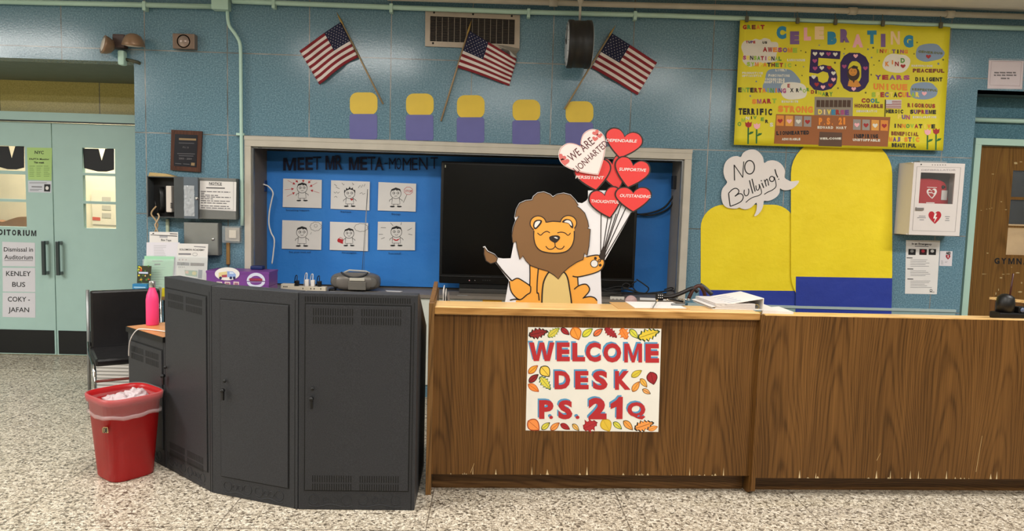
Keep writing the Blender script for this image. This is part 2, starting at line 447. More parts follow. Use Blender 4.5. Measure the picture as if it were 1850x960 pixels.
# left recess
DY = 1.15
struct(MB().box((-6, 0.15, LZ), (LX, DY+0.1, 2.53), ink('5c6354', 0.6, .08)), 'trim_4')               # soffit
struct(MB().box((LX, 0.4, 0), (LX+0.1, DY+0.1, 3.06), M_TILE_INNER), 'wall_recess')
struct(MB().box((-6, DY, 2.19), (LX, DY+0.1, 2.47), M_YTILE).box((-6, DY-0.012, 2.497), (LX, DY, 2.507), M_BLACK), 'wall_transom')
b = MB(); b.box((-6, DY-0.05, 2.115), (LX, DY+0.1, 2.19), M_GREENP); b.box((-6, DY-0.052, 2.108), (LX, DY+0.02, 2.116), M_BLACK); b.box((-0.16, DY-0.04, 0), (LX, DY+0.1, 2.12), M_GREENP)
struct(b, 'trim_5')
# right recess
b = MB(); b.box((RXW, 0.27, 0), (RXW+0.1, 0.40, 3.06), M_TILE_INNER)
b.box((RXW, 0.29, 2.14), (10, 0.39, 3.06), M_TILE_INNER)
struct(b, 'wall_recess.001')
struct(MB().box((RXW, 0.0, RZ), (10, 0.27, RZ+0.01), ink('3c4f50', .5)), 'trim_6')
b = MB()
fx0, fx1 = PY(1759, 250, .28).x, PY(1769.3, 262, .28).x; fz = PY(1769, 262, .28).z; fz1 = PY(1759, 250, .28).z
b.box((fx0, 0.25, 0), (fx1, 0.38, fz-.0005), M_GREENP2); b.box((fx0, 0.25, fz), (8.2, 0.38, fz1), M_GREENP2); b.box((8.1, .25, 0), (8.2, .38, fz-.0005), M_GREENP2)
struct(b, 'trim_7')
struct(MB().tube([(RXW+.0, 0.26, 2.28), (8.5, 0.26, 2.28)], 0.018, M_GREENP2), 'trim_8')
# rooms seen through the door panes
b = MB(); b.box((-4.2, 2.5, 0), (0.9, 2.6, 3.0), ink('d8cbb0', .7, .04)); struct(b, 'wall_auditorium')
b = MB(); b.box((6.35, 1.6, 0), (9.6, 1.7, 1.44), ink('bfa27c', .7, .08)); b.box((6.35, 1.6, 1.44), (9.6, 1.7, 3.0), ink('12181f', .6, .2))
struct(b, 'wall_gym')

# ------------------------------------------------------------------ doors
def door_leaf(name, x0, x1, z0, z1, y, pane, rows, mat, frame):
    """leaf with real openings; pane = (px0, px1, pz0, pz1), rows = list of (za, zb)"""
    a, c, d, e = pane; b = MB(); t = 0.045
    b.box((x0, y, z0), (a, y+t, z1), mat); b.box((c, y, z0), (x1, y+t, z1), mat)
    b.box((a, y, z0), (c, y+t, d), mat); b.box((a, y, e), (c, y+t, z1), mat)
    for (k0, k1), (l0, l1) in zip(rows[:-1], rows[1:]): b.box((a, y, l1), (c, y+t, k0), mat)
    o = b.build(name); o['kind'] = 'structure'
    g = MB()
    for k0, k1 in rows: g.box((a, y+0.02, k0), (c, y+0.024, k1), M_GLASS)
    g.build('window_pane', o)
    return o
DP = WY(DY)
gapx = DP.at(97, 400).x
zt = 2.105
r1 = [(DP.at(180, 313).z, DP.at(180, 268).z), (DP.at(180, 364).z, DP.at(180, 318).z), (DP.at(180, 413).z, DP.at(180, 369).z)]
px0, px1 = DP.at(150, 340).x, DP.at(208.5, 340).x
d2 = door_leaf('door_2', gapx+0.004, -0.16, 0.01, zt, DY, (px0, px1, r1[2][0], r1[0][1]), r1, M_GREENP, None)
r0 = [(DP.at(30, 309).z, DP.at(30, 264).z), (DP.at(30, 360).z, DP.at(30, 315).z), (DP.at(30, 410).z, DP.at(30, 365).z)]
qx1 = DP.at(46.5, 340).x
d1 = door_leaf('door_1', gapx-1.06, gapx-0.004, 0.01, zt, DY, (qx1-0.29, qx1, r0[2][0], r0[0][1]), r0, M_GREENP, None)
MB().box((gapx+0.02, DY-0.006, 0.02), (-0.16, DY-0.001, 0.235), M_BLACK).build('kick_plate', d2)
MB().box((gapx-1.06, DY-0.006, 0.02), (gapx-0.02, DY-0.001, 0.235), M_BLACK).build('kick_plate', d1)
for dd, x in ((d1, gapx-0.062), (d2, gapx+0.062)):
    zA, zB = DP.at(88, 435).z, DP.at(88, 496).z
    h = MB(); h.bbox((x-0.014, DY-0.07, zB), (x+0.014, DY-0.045, zA), ink('4b5254', .3, 0, .8), .004)
    h.box((x-0.012, DY-0.06, zA-0.03), (x+0.012, DY, zA-0.002), M_STEEL); h.box((x-0.012, DY-0.06, zB+0.002), (x+0.012, DY, zB+0.03), M_STEEL)
    h.build('handle', dd)
t = MB(); btext(t, DP, 'AUDITORIUM', -24, 424, 67, 427, 10.5, 0.001, M_INKB); t.build('lettering', d1)
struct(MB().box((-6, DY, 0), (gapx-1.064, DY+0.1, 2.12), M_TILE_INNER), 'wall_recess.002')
# black paper cut to a suit shape with a white V, taped on the top panes
for dd, (xa, xb, y0, y1, vx) in ((d2, (150, 206, 268.5, 312, 184)), (d1, (-10, 43.5, 264, 308, 21.5))):
    s = MB(); e = -0.017
    low = [(xb, y1-5), (xb-14, y1-1.5), (xb-30, y1-2), (xa+2, y1-8)]
    s.flat(DP, [(xa, y0), (vx-6, y0+0.5), (vx-0.5, y0+22), (vx+6, y0+0.5), (xb, y0)]+low, e, 0.002, M_INKB)
    s.build('paper_suit', dd)
# things beyond the auditorium doors
rd = WY(2.48)
b = MB(); b.flat(rd, [(165, 344), (215, 346), (216, 420), (168, 418)], 0, 0.012, ink('cfc3ae', .6))
for yy in (356, 371, 385): b.flat(rd, [(184, yy), (200, yy+.5), (200, yy+9), (184, yy+8.5)], 0.012, 0.003, ink('a9a294', .6))
b.flat(rd, [(168, 405), (213, 407), (213, 409), (168, 407)], .012, .003, ink('8f887c', .6))
b.flat(rd, [(167, 392), (181, 393), (181, 399), (167, 398)], .012, .002, ink('b54a3a', .6))
bb_ = MB(); bb_.flat(rd, smooth([(-30, 412), (-12, 398), (4, 401), (20, 396), (38, 392), (62, 396), (66, 420), (-30, 425)], 4), 0.05, .12, ink('8a6240', .6, .1)); tag(bb_.build('leather_bag'), 'brown leather bag seen low through the left auditorium door pane', 'bag')
tag(b.build('cabinet_panel'), 'cream wall cabinet with grey vents seen through the right auditorium door pane', 'cabinet')
# gym door
GP = WY(0.30)
gx0 = fx1; ga, gb = PY(1826, 360, .30).x, 7.75
gr = [(GP.at(1835, 356).z, GP.at(1838, 308).z), (GP.at(1835, 408).z, GP.at(1835, 361).z), (GP.at(1835, 461).z, GP.at(1835, 412).z)]
d3 = door_leaf('door_3', gx0+0.004, 8.1, 0.01, fz-0.006, 0.30, (ga, gb, gr[2][0], gr[0][1]), gr, M_DOORW, None)
t = MB(); btext(t, GP, 'GYMNASIUM', 1795, 477, 1905, 479, 11, 0.001, M_INKB); t.build('lettering', d3)
b = MB(); rs = random.Random(3); G = crop(1740, 280, 3.31)
for (x, y, wv, hv) in [(315, 50, 14, 9), (345, 42, 10, 3), (178, 115, 9, 3), (228, 280, 6, 3), (108, 332, 6, 2), (140, 325, 4, 2), (158, 322, 4, 2), (172, 318, 4, 2), (255, 328, 8, 3),
                       (146, 588, 8, 4), (125, 713, 17, 2.5), (240, 715, 10, 2), (268, 713, 14, 1.5), (325, 706, 14, 4), (228, 735, 9, 4), (212, 808, 3, 12), (196, 830, 4, 10), (340, 820, 16, 5), (350, 765, 5, 6), (290, 672, 4, 3), (248, 845, 4, 4)]:
    pts = [(x+wv*rs.uniform(.6, 1.1)*math.cos(a), y+hv*rs.uniform(.5, 1.2)*math.sin(a)) for a in [k*math.pi/4 for k in range(8)]]
    b.poly(GP, [G(*p) for p in pts], 0.0008, ink('b39c70', .7))
b.build('scratch_marks', d3)

# ================================================================== DESK (reception counter)
DO = Vector((2.27, -1.869, 0)); da = math.radians(1.98)
DU = Vector((math.cos(da), math.sin(da), 0)); DN = Vector((math.sin(da), -math.cos(da), 0))
DK = Pl(DO, DN)
MD = Matrix(((DU.x, -DN.x, 0, DO.x), (DU.y, -DN.y, 0, DO.y), (0, 0, 1, 0), (0, 0, 0, 1)))   # local: x along, y inwards, z up
def du(x, y, e=0): return (DK.at(x, y, e)-DO).dot(DU)
desk = thing('reception_desk', DO, 'long oak veneer reception desk standing across the terrazzo floor', 'desk')
mx = du(1376, 600); RE = 3.9
MB().bbox((0, -0.03, 0.0), (0.028, 0.62, 1.004), M_OAKEDGE, .003, MD).build('end_panel', desk)
MB().box((0.028, 0.0, 0.10), (mx-0.02, 0.02, 0.945), M_OAK, MD).build('front_panel', desk)
MB().box((mx+0.001, -0.03, 0.10), (RE, -0.008, 0.972), M_OAK, MD).build('front_panel', desk)
b = MB(); b.box((0.03, 0.07, 0.0), (mx-0.03, 0.09, 0.10), M_OAKDARK, MD); b.box((mx+0.03, 0.06, 0.0), (RE, 0.08, 0.10), M_OAKDARK, MD); b.build('kick_board', desk)
pr = [(-0.034, 0.11), (-0.034, 0.975), (0.30, 0.975), (0.30, 0.0), (0.02, 0.0), (-0.034, 0.03)]
b = MB(); b.prism([MD @ Vector((mx-0.022, y, z)) for y, z in pr], MD.to_3x3() @ Vector((0.022, 0, 0)), M_OAK); b.build('divider_post', desk)
MB().bbox((0.028, -0.025, 0.945), (mx-0.022, 0.20, 0.985), M_OAKTOP, .006, MD).build('counter_top', desk)
MB().bbox((0.029, -0.027, 0.948), (mx-0.023, -0.0245, 0.981), M_NOSE, .001, MD).build('nosing', desk)
b = MB(); b.box((mx, -0.030, 0.972), (RE, 0.0, 0.978), M_OAKTOP, MD); b.build('top_edge', desk)
MB().box((mx, 0.002, 0.925), (RE, 0.30, 0.945), M_OAKTOP, MD).build('rear_shelf', desk)
b = MB(); b.box((0.03, 0.10, 0.70), (3.35, 0.80, 0.73), M_OAKTOP, MD); b.build('inner_worktop', desk)
b = MB()
for x in (1.0, 3.0): b.box((x, 0.12, 0), (x+.03, .75, .70), M_OAKDARK, MD)
b.build('inner_support', desk)
b = MB(); rs = random.Random(11)       # chipped veneer along the bottom edges
for k in range(46):
    x = rs.choice([rs.uniform(0.05, mx-.05), rs.uniform(mx+.2, 3.1)]); wv = rs.uniform(.004, .016); hv = rs.choice([.005, .008, .012, .03, .045]); y = -0.0008 if x < mx else -0.0308
    b.add([MD @ Vector(p) for p in ((x, y, .1005), (x+wv, y, .1005), (x+wv*.7, y, .1005+hv*.4), (x+wv*.4, y, .1005+hv), (x+wv*.2, y, .1005+hv*.5))], [(0, 1, 2, 3, 4)], ink('cdb68c', .7))
for x, z0, z1 in ((2.96, .14, .34), (.03+.2, .11, .16), (2.4, .2, .24)):
    y = -0.0308 if x > mx else -0.0008
    b.add([MD @ Vector(p) for p in ((x, y, z0), (x+.003, y, z0), (x+.02, y, z1), (x+.018, y, z1))], [(0, 1, 2, 3)], ink('b99a68', .7))
b.build('chipped_veneer', desk)

# ---------------- welcome sign
W4 = crop(930, 570, 4.172)
def wx(*a): return W4(*a)
sign = thing('welcome_sign', DK.at(1070, 779), 'white WELCOME DESK poster with autumn leaves taped on the oak desk front', 'sign')
SP = Pl(DO+DN*0.0, DN)
MB().flat(SP, [wx(100, 90), wx(1105, 102), wx(1082, 880), wx(82, 868)], 0.0005, 0.0015, ink('e6e2d8', .35, .02)).build('sheet', sign)
rd_, bl_ = ink('b3282e', .5), ink('4f93bd', .5)
lt = MB()
def wtext(ch, x0, y0, x1, y1, bold=.05):
    a, c = wx(x0, y0), wx(x1, y1)
    lt.glyph(SP, ch, a[0]-2.4, a[1]-2.9, c[0]-2.4, c[1]-2.9, .0026, bl_, bold)
    lt.glyph(SP, ch, a[0], a[1], c[0], c[1], .0032, rd_, bold)
for row in ([('W', 108, 205, 300, 345), ('E', 316, 205, 415, 347), ('L', 434, 208, 530, 348), ('C', 535, 205, 650, 352), ('O', 668, 210, 803, 356), ('M', 825, 213, 960, 356), ('E', 985, 215, 1088, 358)],
            [('D', 300, 420, 418, 558), ('E', 455, 420, 557, 558), ('S', 588, 418, 700, 563), ('K', 755, 420, 873, 562)],
            [('P', 183, 640, 292, 782), ('.', 260, 757, 288, 783), ('S', 328, 640, 435, 785), ('.', 458, 757, 488, 783), ('2', 555, 622, 692, 785), ('1', 720, 615, 815, 783), ('Q', 848, 655, 985, 786)]):
    for ch, *bx in row:
        if ch == '1':
            for dx_, dy_, e_, m_ in ((-2.4, -2.9, .0026, bl_), (0, 0, .0032, rd_)):
                lt.poly(SP, [(wx(*p)[0]+dx_, wx(*p)[1]+dy_) for p in ((815, 615), (812, 783), (765, 783), (767, 690), (722, 708), (722, 668), (765, 640), (785, 615))], e_, m_)
        else: wtext(ch, *bx, bold=.065 if ch == '2' else .05)
lt.build('lettering', sign)
def leaf(cx, cy, L, ang, kind, col, edge='1c1612'):
    lv = MB()
    n = 12; half = []
    for i in range(n+1):
        t_ = i/n; wv = math.sin(math.pi*t_**0.8)*{'oval': .24, 'round': .40, 'oak': .26, 'maple': .5}[kind]
        if kind == 'oak': wv *= (1.0 if i % 2 else .5) + .1
        if kind == 'maple': wv *= (1.0 if i % 3 == 1 else .55)
        half.append((t_-.5, wv))
    pts = half+[(x, -y) for x, y in half[-2:0:-1]]
    ca, sa = math.cos(ang), math.sin(ang)
    P = [(cx+L*(x*ca-y*sa), cy+L*(x*sa+y*ca)) for x, y in pts]
    C2 = [(cx+L*1.1*(x*ca-y*sa), cy+L*1.1*(x*sa+y*ca)) for x, y in [(x*1.0+math.copysign(.02, x), y*1.0+math.copysign(.025, y)) for x, y in pts]]
    lv.poly(SP, [wx(*p) for p in C2], .0024, ink(edge, .6)); lv.poly(SP, [wx(*p) for p in P], .0029, ink(col, .5))
    a = wx(cx-L*.55*ca, cy-L*.55*sa); c = wx(cx+L*.5*ca, cy+L*.5*sa); lv.stroke(SP, [a, c], .6, .0034, ink(edge, .6)); lv.build('leaf_print', sign)
D = math.radians
for args in [(178, 135, 135, D(-12), 'oak', '8c1f22'), (293, 130, 100, D(-38), 'oak', 'd9c84a', '5a7a30'), (380, 122, 75, D(38), 'oval', 'a8242a'), (462, 138, 95, D(65), 'round', 'f39a3c', 'b05a20'),
             (548, 130, 90, D(-38), 'oval', 'ded43c', '3d6a2a'), (628, 128, 80, D(-38), 'oval', 'e8713a'), (725, 132, 105, D(38), 'oak', 'a5232b', '7a1a1e'), (825, 140, 85, D(60), 'maple', 'f08a3a', 'c05a20'),
             (898, 140, 85, D(48), 'oval', 'd9d64c', '20401a'), (1010, 145, 155, D(-18), 'oak', 'e2c53c', '24401a'),
             (138, 408, 85, D(-40), 'oval', 'e8a030', '9a3020'), (230, 425, 90, D(50), 'round', 'ecc84c'), (142, 475, 85, D(-40), 'oval', '8f1f24'), (230, 512, 115, D(50), 'oak', 'ddd04a', '1e5a48'), (142, 547, 90, D(35), 'oval', 'f08a3c', 'b8521c'),
             (918, 440, 85, D(-32), 'oval', 'd9c23c', '8a7a20'), (1036, 475, 90, D(75), 'round', '9e1f28', '5a1216'), (913, 537, 85, D(-55), 'oval', 'f0a048', '8a4a1a'), (972, 510, 75, D(52), 'oval', 'eab24c', '7a4a1a'), (993, 575, 65, D(30), 'oval', 'f0a860', '2a1a10'),
             (143, 830, 100, D(40), 'round', 'f0914a', 'a03c1c'), (233, 835, 75, D(-40), 'oval', 'dcd04a', '2a2a1a'), (303, 838, 80, D(-40), 'oval', 'f09a4a', '8a3a1a'), (380, 840, 75, D(30), 'oval', 'a8222a', '6a1418'), (460, 845, 65, D(45), 'oval', 'e8b45c', '1a1a12'),
             (570, 830, 105, D(-25), 'maple', 'b02a30', '8a1a20'), (690, 830, 95, D(60), 'round', 'e0bc3c', 'c09a2c'), (775, 832, 75, D(40), 'oval', 'd9d04c', '24481c'), (855, 830, 90, D(45), 'oval', 'f0a04a', '6a4a1a'), (975, 832, 140, D(-18), 'oak', 'f09a4c'), (1042, 852, 70, D(-20), 'oval', 'f0a04c', 'c0702c')]:
    leaf(*args)

# ================================================================== BLACK RACK CONSOLES
rackpts = [Vector((0.465, -1.277, 0)), Vector((0.812, -1.583, 0)), Vector((1.189, -1.917, 0)), Vector((1.669, -2.101, 0)), Vector((2.236, -2.092, 0))]
M_SLOT = ink('0b0b0c', .6); M_GROOVE = ink('0f1011', .7)
def rack(i, h, label, cut, door, vents, top=None, header=False, handle=None):
    A, B = rackpts[i], rackpts[i+1]; U = (B-A).normalized(); V = Vector((-U.y, U.x, 0)); Wd = (B-A).length
    M = Matrix(((U.x, V.x, 0, A.x), (U.y, V.y, 0, A.y), (0, 0, 1, 0), (0, 0, 0, 1)))
    r = thing('equipment_rack', A, label, 'rack', 'dark grey metal consoles in an arc')
    g = 0.0015; la, lb = cut; dp = 0.62
    prof = [(0, 0), (0, h), (0.085, h), (dp, h-0.25), (dp, 0)] if top is None else [(0, 0), (0, h-.03), (dp*.75, h-.03), (dp*.75, 0)]
    n = len(prof)
    L = [M @ Vector((g+la*t, t, z)) for t, z in prof]; Rr = [M @ Vector((Wd-g-lb*t, t, z)) for t, z in prof]
    b = MB(); b.add(L+Rr, [list(range(n)), [n+k for k in range(n-1, -1, -1)]]+[[k, (k+1) % n, n+(k+1) % n, n+k] for k in range(n)], M_RACK)
    b.build('body', r, bevel=0.003)
    if top:
        b = MB(); b.box((0, -0.012, h-0.03), (Wd, dp*.75, h-0.001), M_BLACK, M); b.build('top_edge', r)
        b = MB(); b.box((0.008, -0.008, h-.001), (Wd-.002, dp*.75, h+.001), ink('c98a52', .35, .08), M); lab(b.build('top', r), 'orange wood grain laminate top')
    s0, s1, z0, z1 = door
    b = MB(); b.box((s0-.005, -.0012, z0-.005), (s1+.005, 0, z1+.007), M_GROOVE, M); b.build('door_gap', r)
    d_ = MB(); d_.bbox((s0, -.006, z0), (s1, -.001, z1), M_RACK, .0015, M); dr = d_.build('door', r)
    if vents:
        hw = (s1-s0-.10)/2
        for zz in vents:
            for s_ in (s0+.035, s0+.065+hw):
                k = 0; b = MB()
                while s_+k*.0115 < s_+hw-.006:
                    for row in range(2):
                        z_ = zz-row*.042
                        b.box((s_+k*.0115, -.0066, z_-.034), (s_+k*.0115+.0045, -.0058, z_), M_SLOT, M)
                    k += 1
                b.build('vent_slots', dr)
    if header:
        b = MB(); k = 0
        while .03+k*.0115 < Wd-.04:
            b.box((.03+k*.0115, -.0008, h-.042), (.03+k*.0115+.0055, 0.0004, h-.016), M_SLOT, M); k += 1
        b.build('header_slots', r)
    b = MB()      # pressed rings along the base
    for c0 in (s0+.02, (s0+s1)/2+.01):
        span = (s1-s0)/2-.04
        for f_, rr in ((.1, .024), (.38, .013), (.58, .014), (.86, .024)):
            p = [(c0+span*f_+rr*math.cos(2*math.pi*k/20), .052+rr*math.sin(2*math.pi*k/20)) for k in range(21)]
            b.tube([M @ Vector((x, -.0005, z)) for x, z in p], .0018, M_RACK, 5, False)
        b.tube([M @ Vector((c0+span*t_, -.0005, .022-.006*math.sin(t_*math.pi*3))) for t_ in [k/12 for k in range(13)]], .002, M_RACK, 5)
    b.build('pressed_trim', r)
    b = MB(); b.box((Wd-.02, -.001, 0), (Wd-.017, .0, h-.035), M_GROOVE, M); b.build('seam', r)
    if handle:
        hs, hz = handle; b = MB()
        b.lathe([(0, 0), (.008, 0), (.008, .008), (0, .008)], M @ Vector((hs+.002, -.013, hz+.045)), M_BLACK, 12, axis='y')
        b.lathe([(0, 0), (.011, 0), (.009, .02), (0, .02)], M @ Vector((hs, -.024, hz)), M_BLACK, 12, axis='y')
        b.bbox((hs-.006, -.03, hz-.05), (hs+.006, -.02, hz+.008), M_BLACK, .002, M); b.build('latch', dr)
    return r, M, Wd
rk = []
th = math.tan(math.radians(10.6)); th3 = math.tan(math.radians(11.4))
W1 = (rackpts[2]-rackpts[1]).length; W2 = (rackpts[3]-rackpts[2]).length; W3 = (rackpts[4]-rackpts[3]).length; W0 = (rackpts[1]-rackpts[0]).length
R0 = rack(0, .735, 'low dark rack with orange wood top beside the chair, left end of the arc', (0, 0), (.02, W0-.03, .10, .655), [.63], top=True)
R1 = rack(1, 1.068, 'tall dark rack beside the red bin, its latch at the left edge', (0, th), (.022, W1-.045, .10, 1.005), [.985, .165], handle=(.03, .53))
R2 = rack(2, 1.066, 'tall dark rack with plain unvented door, in the middle of the arc', (th, th3), (.06, W2-.055, .10, 1.0), None, handle=(.09, .55))
R3 = rack(3, 1.066, 'tall dark rack with vented door and slotted header next to the oak desk', (th3, 0), (.035, W3-.035, .10, 1.01), [.995, .175], header=True, handle=(.07, .56))

# ================================================================== RED BIN
bc = Vector((.634, -1.672, 0)); rot = math.radians(51)
def sup(h, hw, n=40, p=4.0, jit=0.0, seed=0):
    out = []
    for k in range(n):
        a = 2*math.pi*k/n; c, s_ = math.cos(a), math.sin(a)
        rr = hw/((abs(c)**p+abs(s_)**p)**(1/p)); x, y = rr*c, rr*s_
        j = jit*math.sin(5*a+seed)+jit*.6*math.sin(11*a+2*seed)
        out.append(bc+Vector((x*math.cos(rot)-y*math.sin(rot), x*math.sin(rot)+y*math.cos(rot), h+j)))
    return out
def loft(mb, rings, mat, close=False):
    n = len(rings[0]); vs = [p for r in rings for p in r]
    fs = [[i*n+k, i*n+(k+1) % n, (i+1)*n+(k+1) % n, (i+1)*n+k] for i in range(len(rings)-1) for k in range(n)]
    mb.add(vs, fs, mat, True)
    if close: mb.add(rings[0], [list(range(n))[::-1]], mat)
binr = thing('trash_bin', bc, 'red plastic trash bin with clear liner and number 138, in front of the racks', 'trash bin')
b = MB(); loft(b, [sup(0.0, .112), sup(.008, .118), sup(.415, .150), sup(.417, .161), sup(.450, .164), sup(.454, .156), sup(.435, .148), sup(.03, .112)], M_RED, True)
b.add(sup(.03, .112), [list(range(40))], M_RED); b.build('body', binr)
b = MB(); loft(b, [sup(.345, .153, jit=.005, seed=1), sup(.352, .157, jit=.004, seed=1), sup(.366, .153, jit=.004), sup(.38, .156, jit=.003), sup(.41, .161), sup(.452, .1675), sup(.4575, .159), sup(.425, .147), sup(.29, .136)], M_LINER); b.build('liner', binr)
b = MB(); loft(b, [sup(.343, .1545, jit=.005, seed=1), sup(.348, .158, jit=.005, seed=1), sup(.358, .1575, jit=.005, seed=1), sup(.364, .154, jit=.004, seed=1)], mat_film('bag_fold', 'f0dfe0', .26, .2)); lab(b.build('liner_fold', binr), 'whitish folded lower edge of the liner')
bm = bmesh.new(); bmesh.ops.create_icosphere(bm, subdivisions=4, radius=1); rs = random.Random(5)
import mathutils.noise as mn
for v in bm.verts:
    k = 1+.35*mn.noise(v.co*2.2)+.22*mn.noise(v.co*5)
    v.co = Vector((v.co.x*.105*k, v.co.y*.095*k, v.co.z*.055*k))
b = MB(); b.bm(bm, M_BAG, Matrix.Translation(bc+Vector((-.01, -.0, .385))), True)
bm = bmesh.new(); bmesh.ops.create_icosphere(bm, subdivisions=4, radius=1)
for v in bm.verts:
    k = 1+.4*mn.noise(v.co*2.6+Vector((3, 1, 2)))+.2*mn.noise(v.co*6)
    v.co = Vector((v.co.x*.06*k, v.co.y*.06*k, v.co.z*.045*k))
b.bm(bm, M_BAG, Matrix.Translation(bc+Vector((.05, .01, .42))), True)
lab(b.build('crumpled_bag', binr), 'white crumpled plastic bag')
fdir = Vector((-math.sin(rot), math.cos(rot), 0)); ln = fdir           # left front face normal
fl = Vector((math.cos(rot+math.pi), math.sin(rot+math.pi), 0))
BP = Pl(bc+fl*.1375, fl)
b = MB(); pb = [(184.5, 772), (194, 772.5), (195, 783), (185, 782.5)]
b.flat(BP, pb, 0, .002, ink('b59a6a', .6)); b.text(BP, '138', 185.8, 782, 193.6, 782, 8.4, .003, M_INKB, .04); b.build('number_tag', binr)

# ================================================================== CHAIR
cn_ = Vector((.529, -.848, 0)); cr_ = Vector((.848, .529, 0)); co = Vector((-.15, -.53, 0))
MC = Matrix(((cr_.x, -cn_.x, 0, co.x), (cr_.y, -cn_.y, 0, co.y), (0, 0, 1, 0), (0, 0, 0, 1)))    # x right, y backwards
ch = thing('stacking_chair', co, 'black vinyl chair with chrome frame beside the low rack', 'chair')
b = MB(); b.bbox((.0, -.02, .40), (.43, .03, .835), M_VINYL, .014, MC @ Matrix.Shear('XY', 4, (0, 0)) if False else MC); b.build('backrest', ch)
b = MB(); b.bbox((-.01, -.46, .40), (.43, -.03, .45), M_VINYL, .016, MC); b.build('seat', ch)
for sx in (-.012, .442):
    b = MB(); b.tube([MC @ Vector((sx, .06, .0)), MC @ Vector((sx, .03, .42)), MC @ Vector((sx, .02, .84))], .011, M_CHROME if sx > 0 else M_STEEL); b.build('leg', ch)
    b = MB(); b.tube([MC @ Vector((sx, .005, .48)), MC @ Vector((sx, -.06, .415)), MC @ Vector((sx, -.36, .40)), MC @ Vector((sx, -.42, .36)), MC @ Vector((sx, -.44, 0))], .012, M_CHROME); b.build('leg', ch)
b = MB(); b.tube([MC @ Vector((-.012, -.425, .30)), MC @ Vector((.442, -.425, .30))], .009, ink('6b2a20', .4)); b.build('stretcher', ch)

# white slatted box and low shelf behind the chair
b = MB(); b.box((-.33, -.16, 0), (-.07, -.01, .27), M_WHITE)
for k in range(9): b.box((-.32, -.163, .03+.026*k), (-.08, -.16, .036+.026*k), ink('9a9894', .6))
tag(b.build('louvred_box'), 'white louvred box on the floor behind the black chair', 'box')
sh = thing('side_table', (.9, -.15, 0), 'narrow side table behind the racks holding brochures and purple boxes', 'table')
MB().bbox((.10, -.265, .745), (1.62, -.035, .77), ink('8a6a44', .4, .05), .004).build('tabletop', sh)
for x in (.22, 1.56):
    for y in (-.235, -.06): MB().box((x, y-.012, 0), (x+.025, y+.012, .745), M_BLACK).build('leg', sh)

# ================================================================== THINGS ON THE SIDE TABLE AND LOW RACK
bt = thing('water_bottle', (0.595, -1.235, .736), 'bright pink water bottle with steel cap on the low rack', 'bottle')
bx = Vector((.585, -1.225, .7365))
MB().lathe([(0, 0), (.034, 0), (.0355, .006), (.0355, .15), (.031, .18), (.019, .212), (.017, .222), (.0165, .228), (0, .228)], bx, ink('f2447f', .4), 28).build('body', bt)
MB().lathe([(.0175, .224), (.018, .226), (.018, .258), (.016, .262), (0, .262)], bx, ink('c9c6c4', .22, 0, .9), 24).build('cap', bt)
cpts = [R0[1] @ Vector(p) for p in ((W0-.03, .10, .741), (.33, .06, .742), (.24, .03, .742), (.19, .0, .743), (.16, -.017, .735), (.13, -.03, .70), (.10, -.032, .66), (.07, -.025, .61), (.055, -.02, .57))]
tag(MB().tube(smooth([tuple(p) for p in cpts], 5, False), .0032, M_WHITE, 8).build('cable'), 'thin white cable hanging over the edge of the low rack', 'cable')

# brochures
BY = WY(-.14)
hold = thing('brochure_holder', (.4, -.2, .77), 'clear acrylic brochure holder standing on the side table', 'holder')
C4 = crop(240, 400, 6.857)
hb = MB()
for pts in ([C4(120, 470), C4(515, 470), C4(500, 800), C4(115, 800)],):
    a = [BY.at(*p, 0.035) for p in pts]; zb = .771
    a[2].z = zb; a[3].z = zb; hb.prism(a, Vector((0, .002, 0)), M_ACRYL)
    hb.box((a[3].x, -.19, zb), (a[2].x, -.10, zb+.003), M_ACRYL)
a = [BY.at(*p, .035) for p in (C4(530, 430), C4(930, 440), C4(905, 720), C4(520, 660))]; a[2].z = a[3].z = .771
hb.prism(a, Vector((0, .002, 0)), M_ACRYL); hb.box((a[3].x, -.19, .771), (a[2].x, -.10, .774), M_ACRYL)
hb.build('holder_panel', hold)
def sheet(name, pl, pts, e, mat, label, cat, zbot=None, extra=None, group=None, th=.0012):
    P = [pl.at(x, y, e+th) for x, y in pts]
    if zbot is not None:
        for q_ in P[2:4]: q_.z = zbot
    b = MB(); b.prism(P, -pl.n*th, mat)
    t_ = thing(name, sum(P, Vector())/4, label, cat, group) if extra else None
    if not extra: return tag(b.build(name), label, cat, group)
    b.build('sheet', t_); x = MB(); extra(x, e+th+.0006); x.build('print', t_); return t_
GR = ink('7d7d82', .7); GR2 = ink('a3a3a8', .7)
def lines(x, pl, e, x0, y0, x1, n, dy, mat=None, h=1.0, slope=0.0, rs=None):
    rs = rs or random.Random(int(x0*7+y0))
    for k in range(n):
        xe = x0+(x1-x0)*rs.uniform(.6, 1.0); y = y0+k*dy
        x.poly(pl, [(x0, y), (xe, y+slope*(xe-x0)), (xe, y+h+slope*(xe-x0)), (x0, y+h)], e, mat or GR)
def ex1(x, e):
    x.poly(BY, [C4(220, 165), C4(550, 180), C4(550, 190), C4(220, 172)], e, M_INKB); x.text(BY, 'Box Tops', *C4(350, 243), *C4(475, 248), 3.6, e, M_INKB, .02)
    x.poly(BY, [C4(458, 150), C4(552, 155), C4(552, 163), C4(458, 160)], e, M_INKB); x.poly(BY, [C4(330, 178), C4(430, 182), C4(430, 205), C4(330, 203)], e, GR2); x.poly(BY, [C4(245, 145), C4(265, 145), C4(260, 158), C4(240, 158)], e, M_INKB)
sheet('flyer', BY, [C4(205, 130), C4(560, 135), C4(560, 700), C4(205, 700)], 0, M_PAPER, 'white Box Tops flyer sticking up at the back of the brochure holder', 'flyer', .78, ex1)
def ex2(x, e):
    lines(x, BY, e, *C4(260, 300), C4(430, 0)[0], 8, 3.0, GR2, .6)
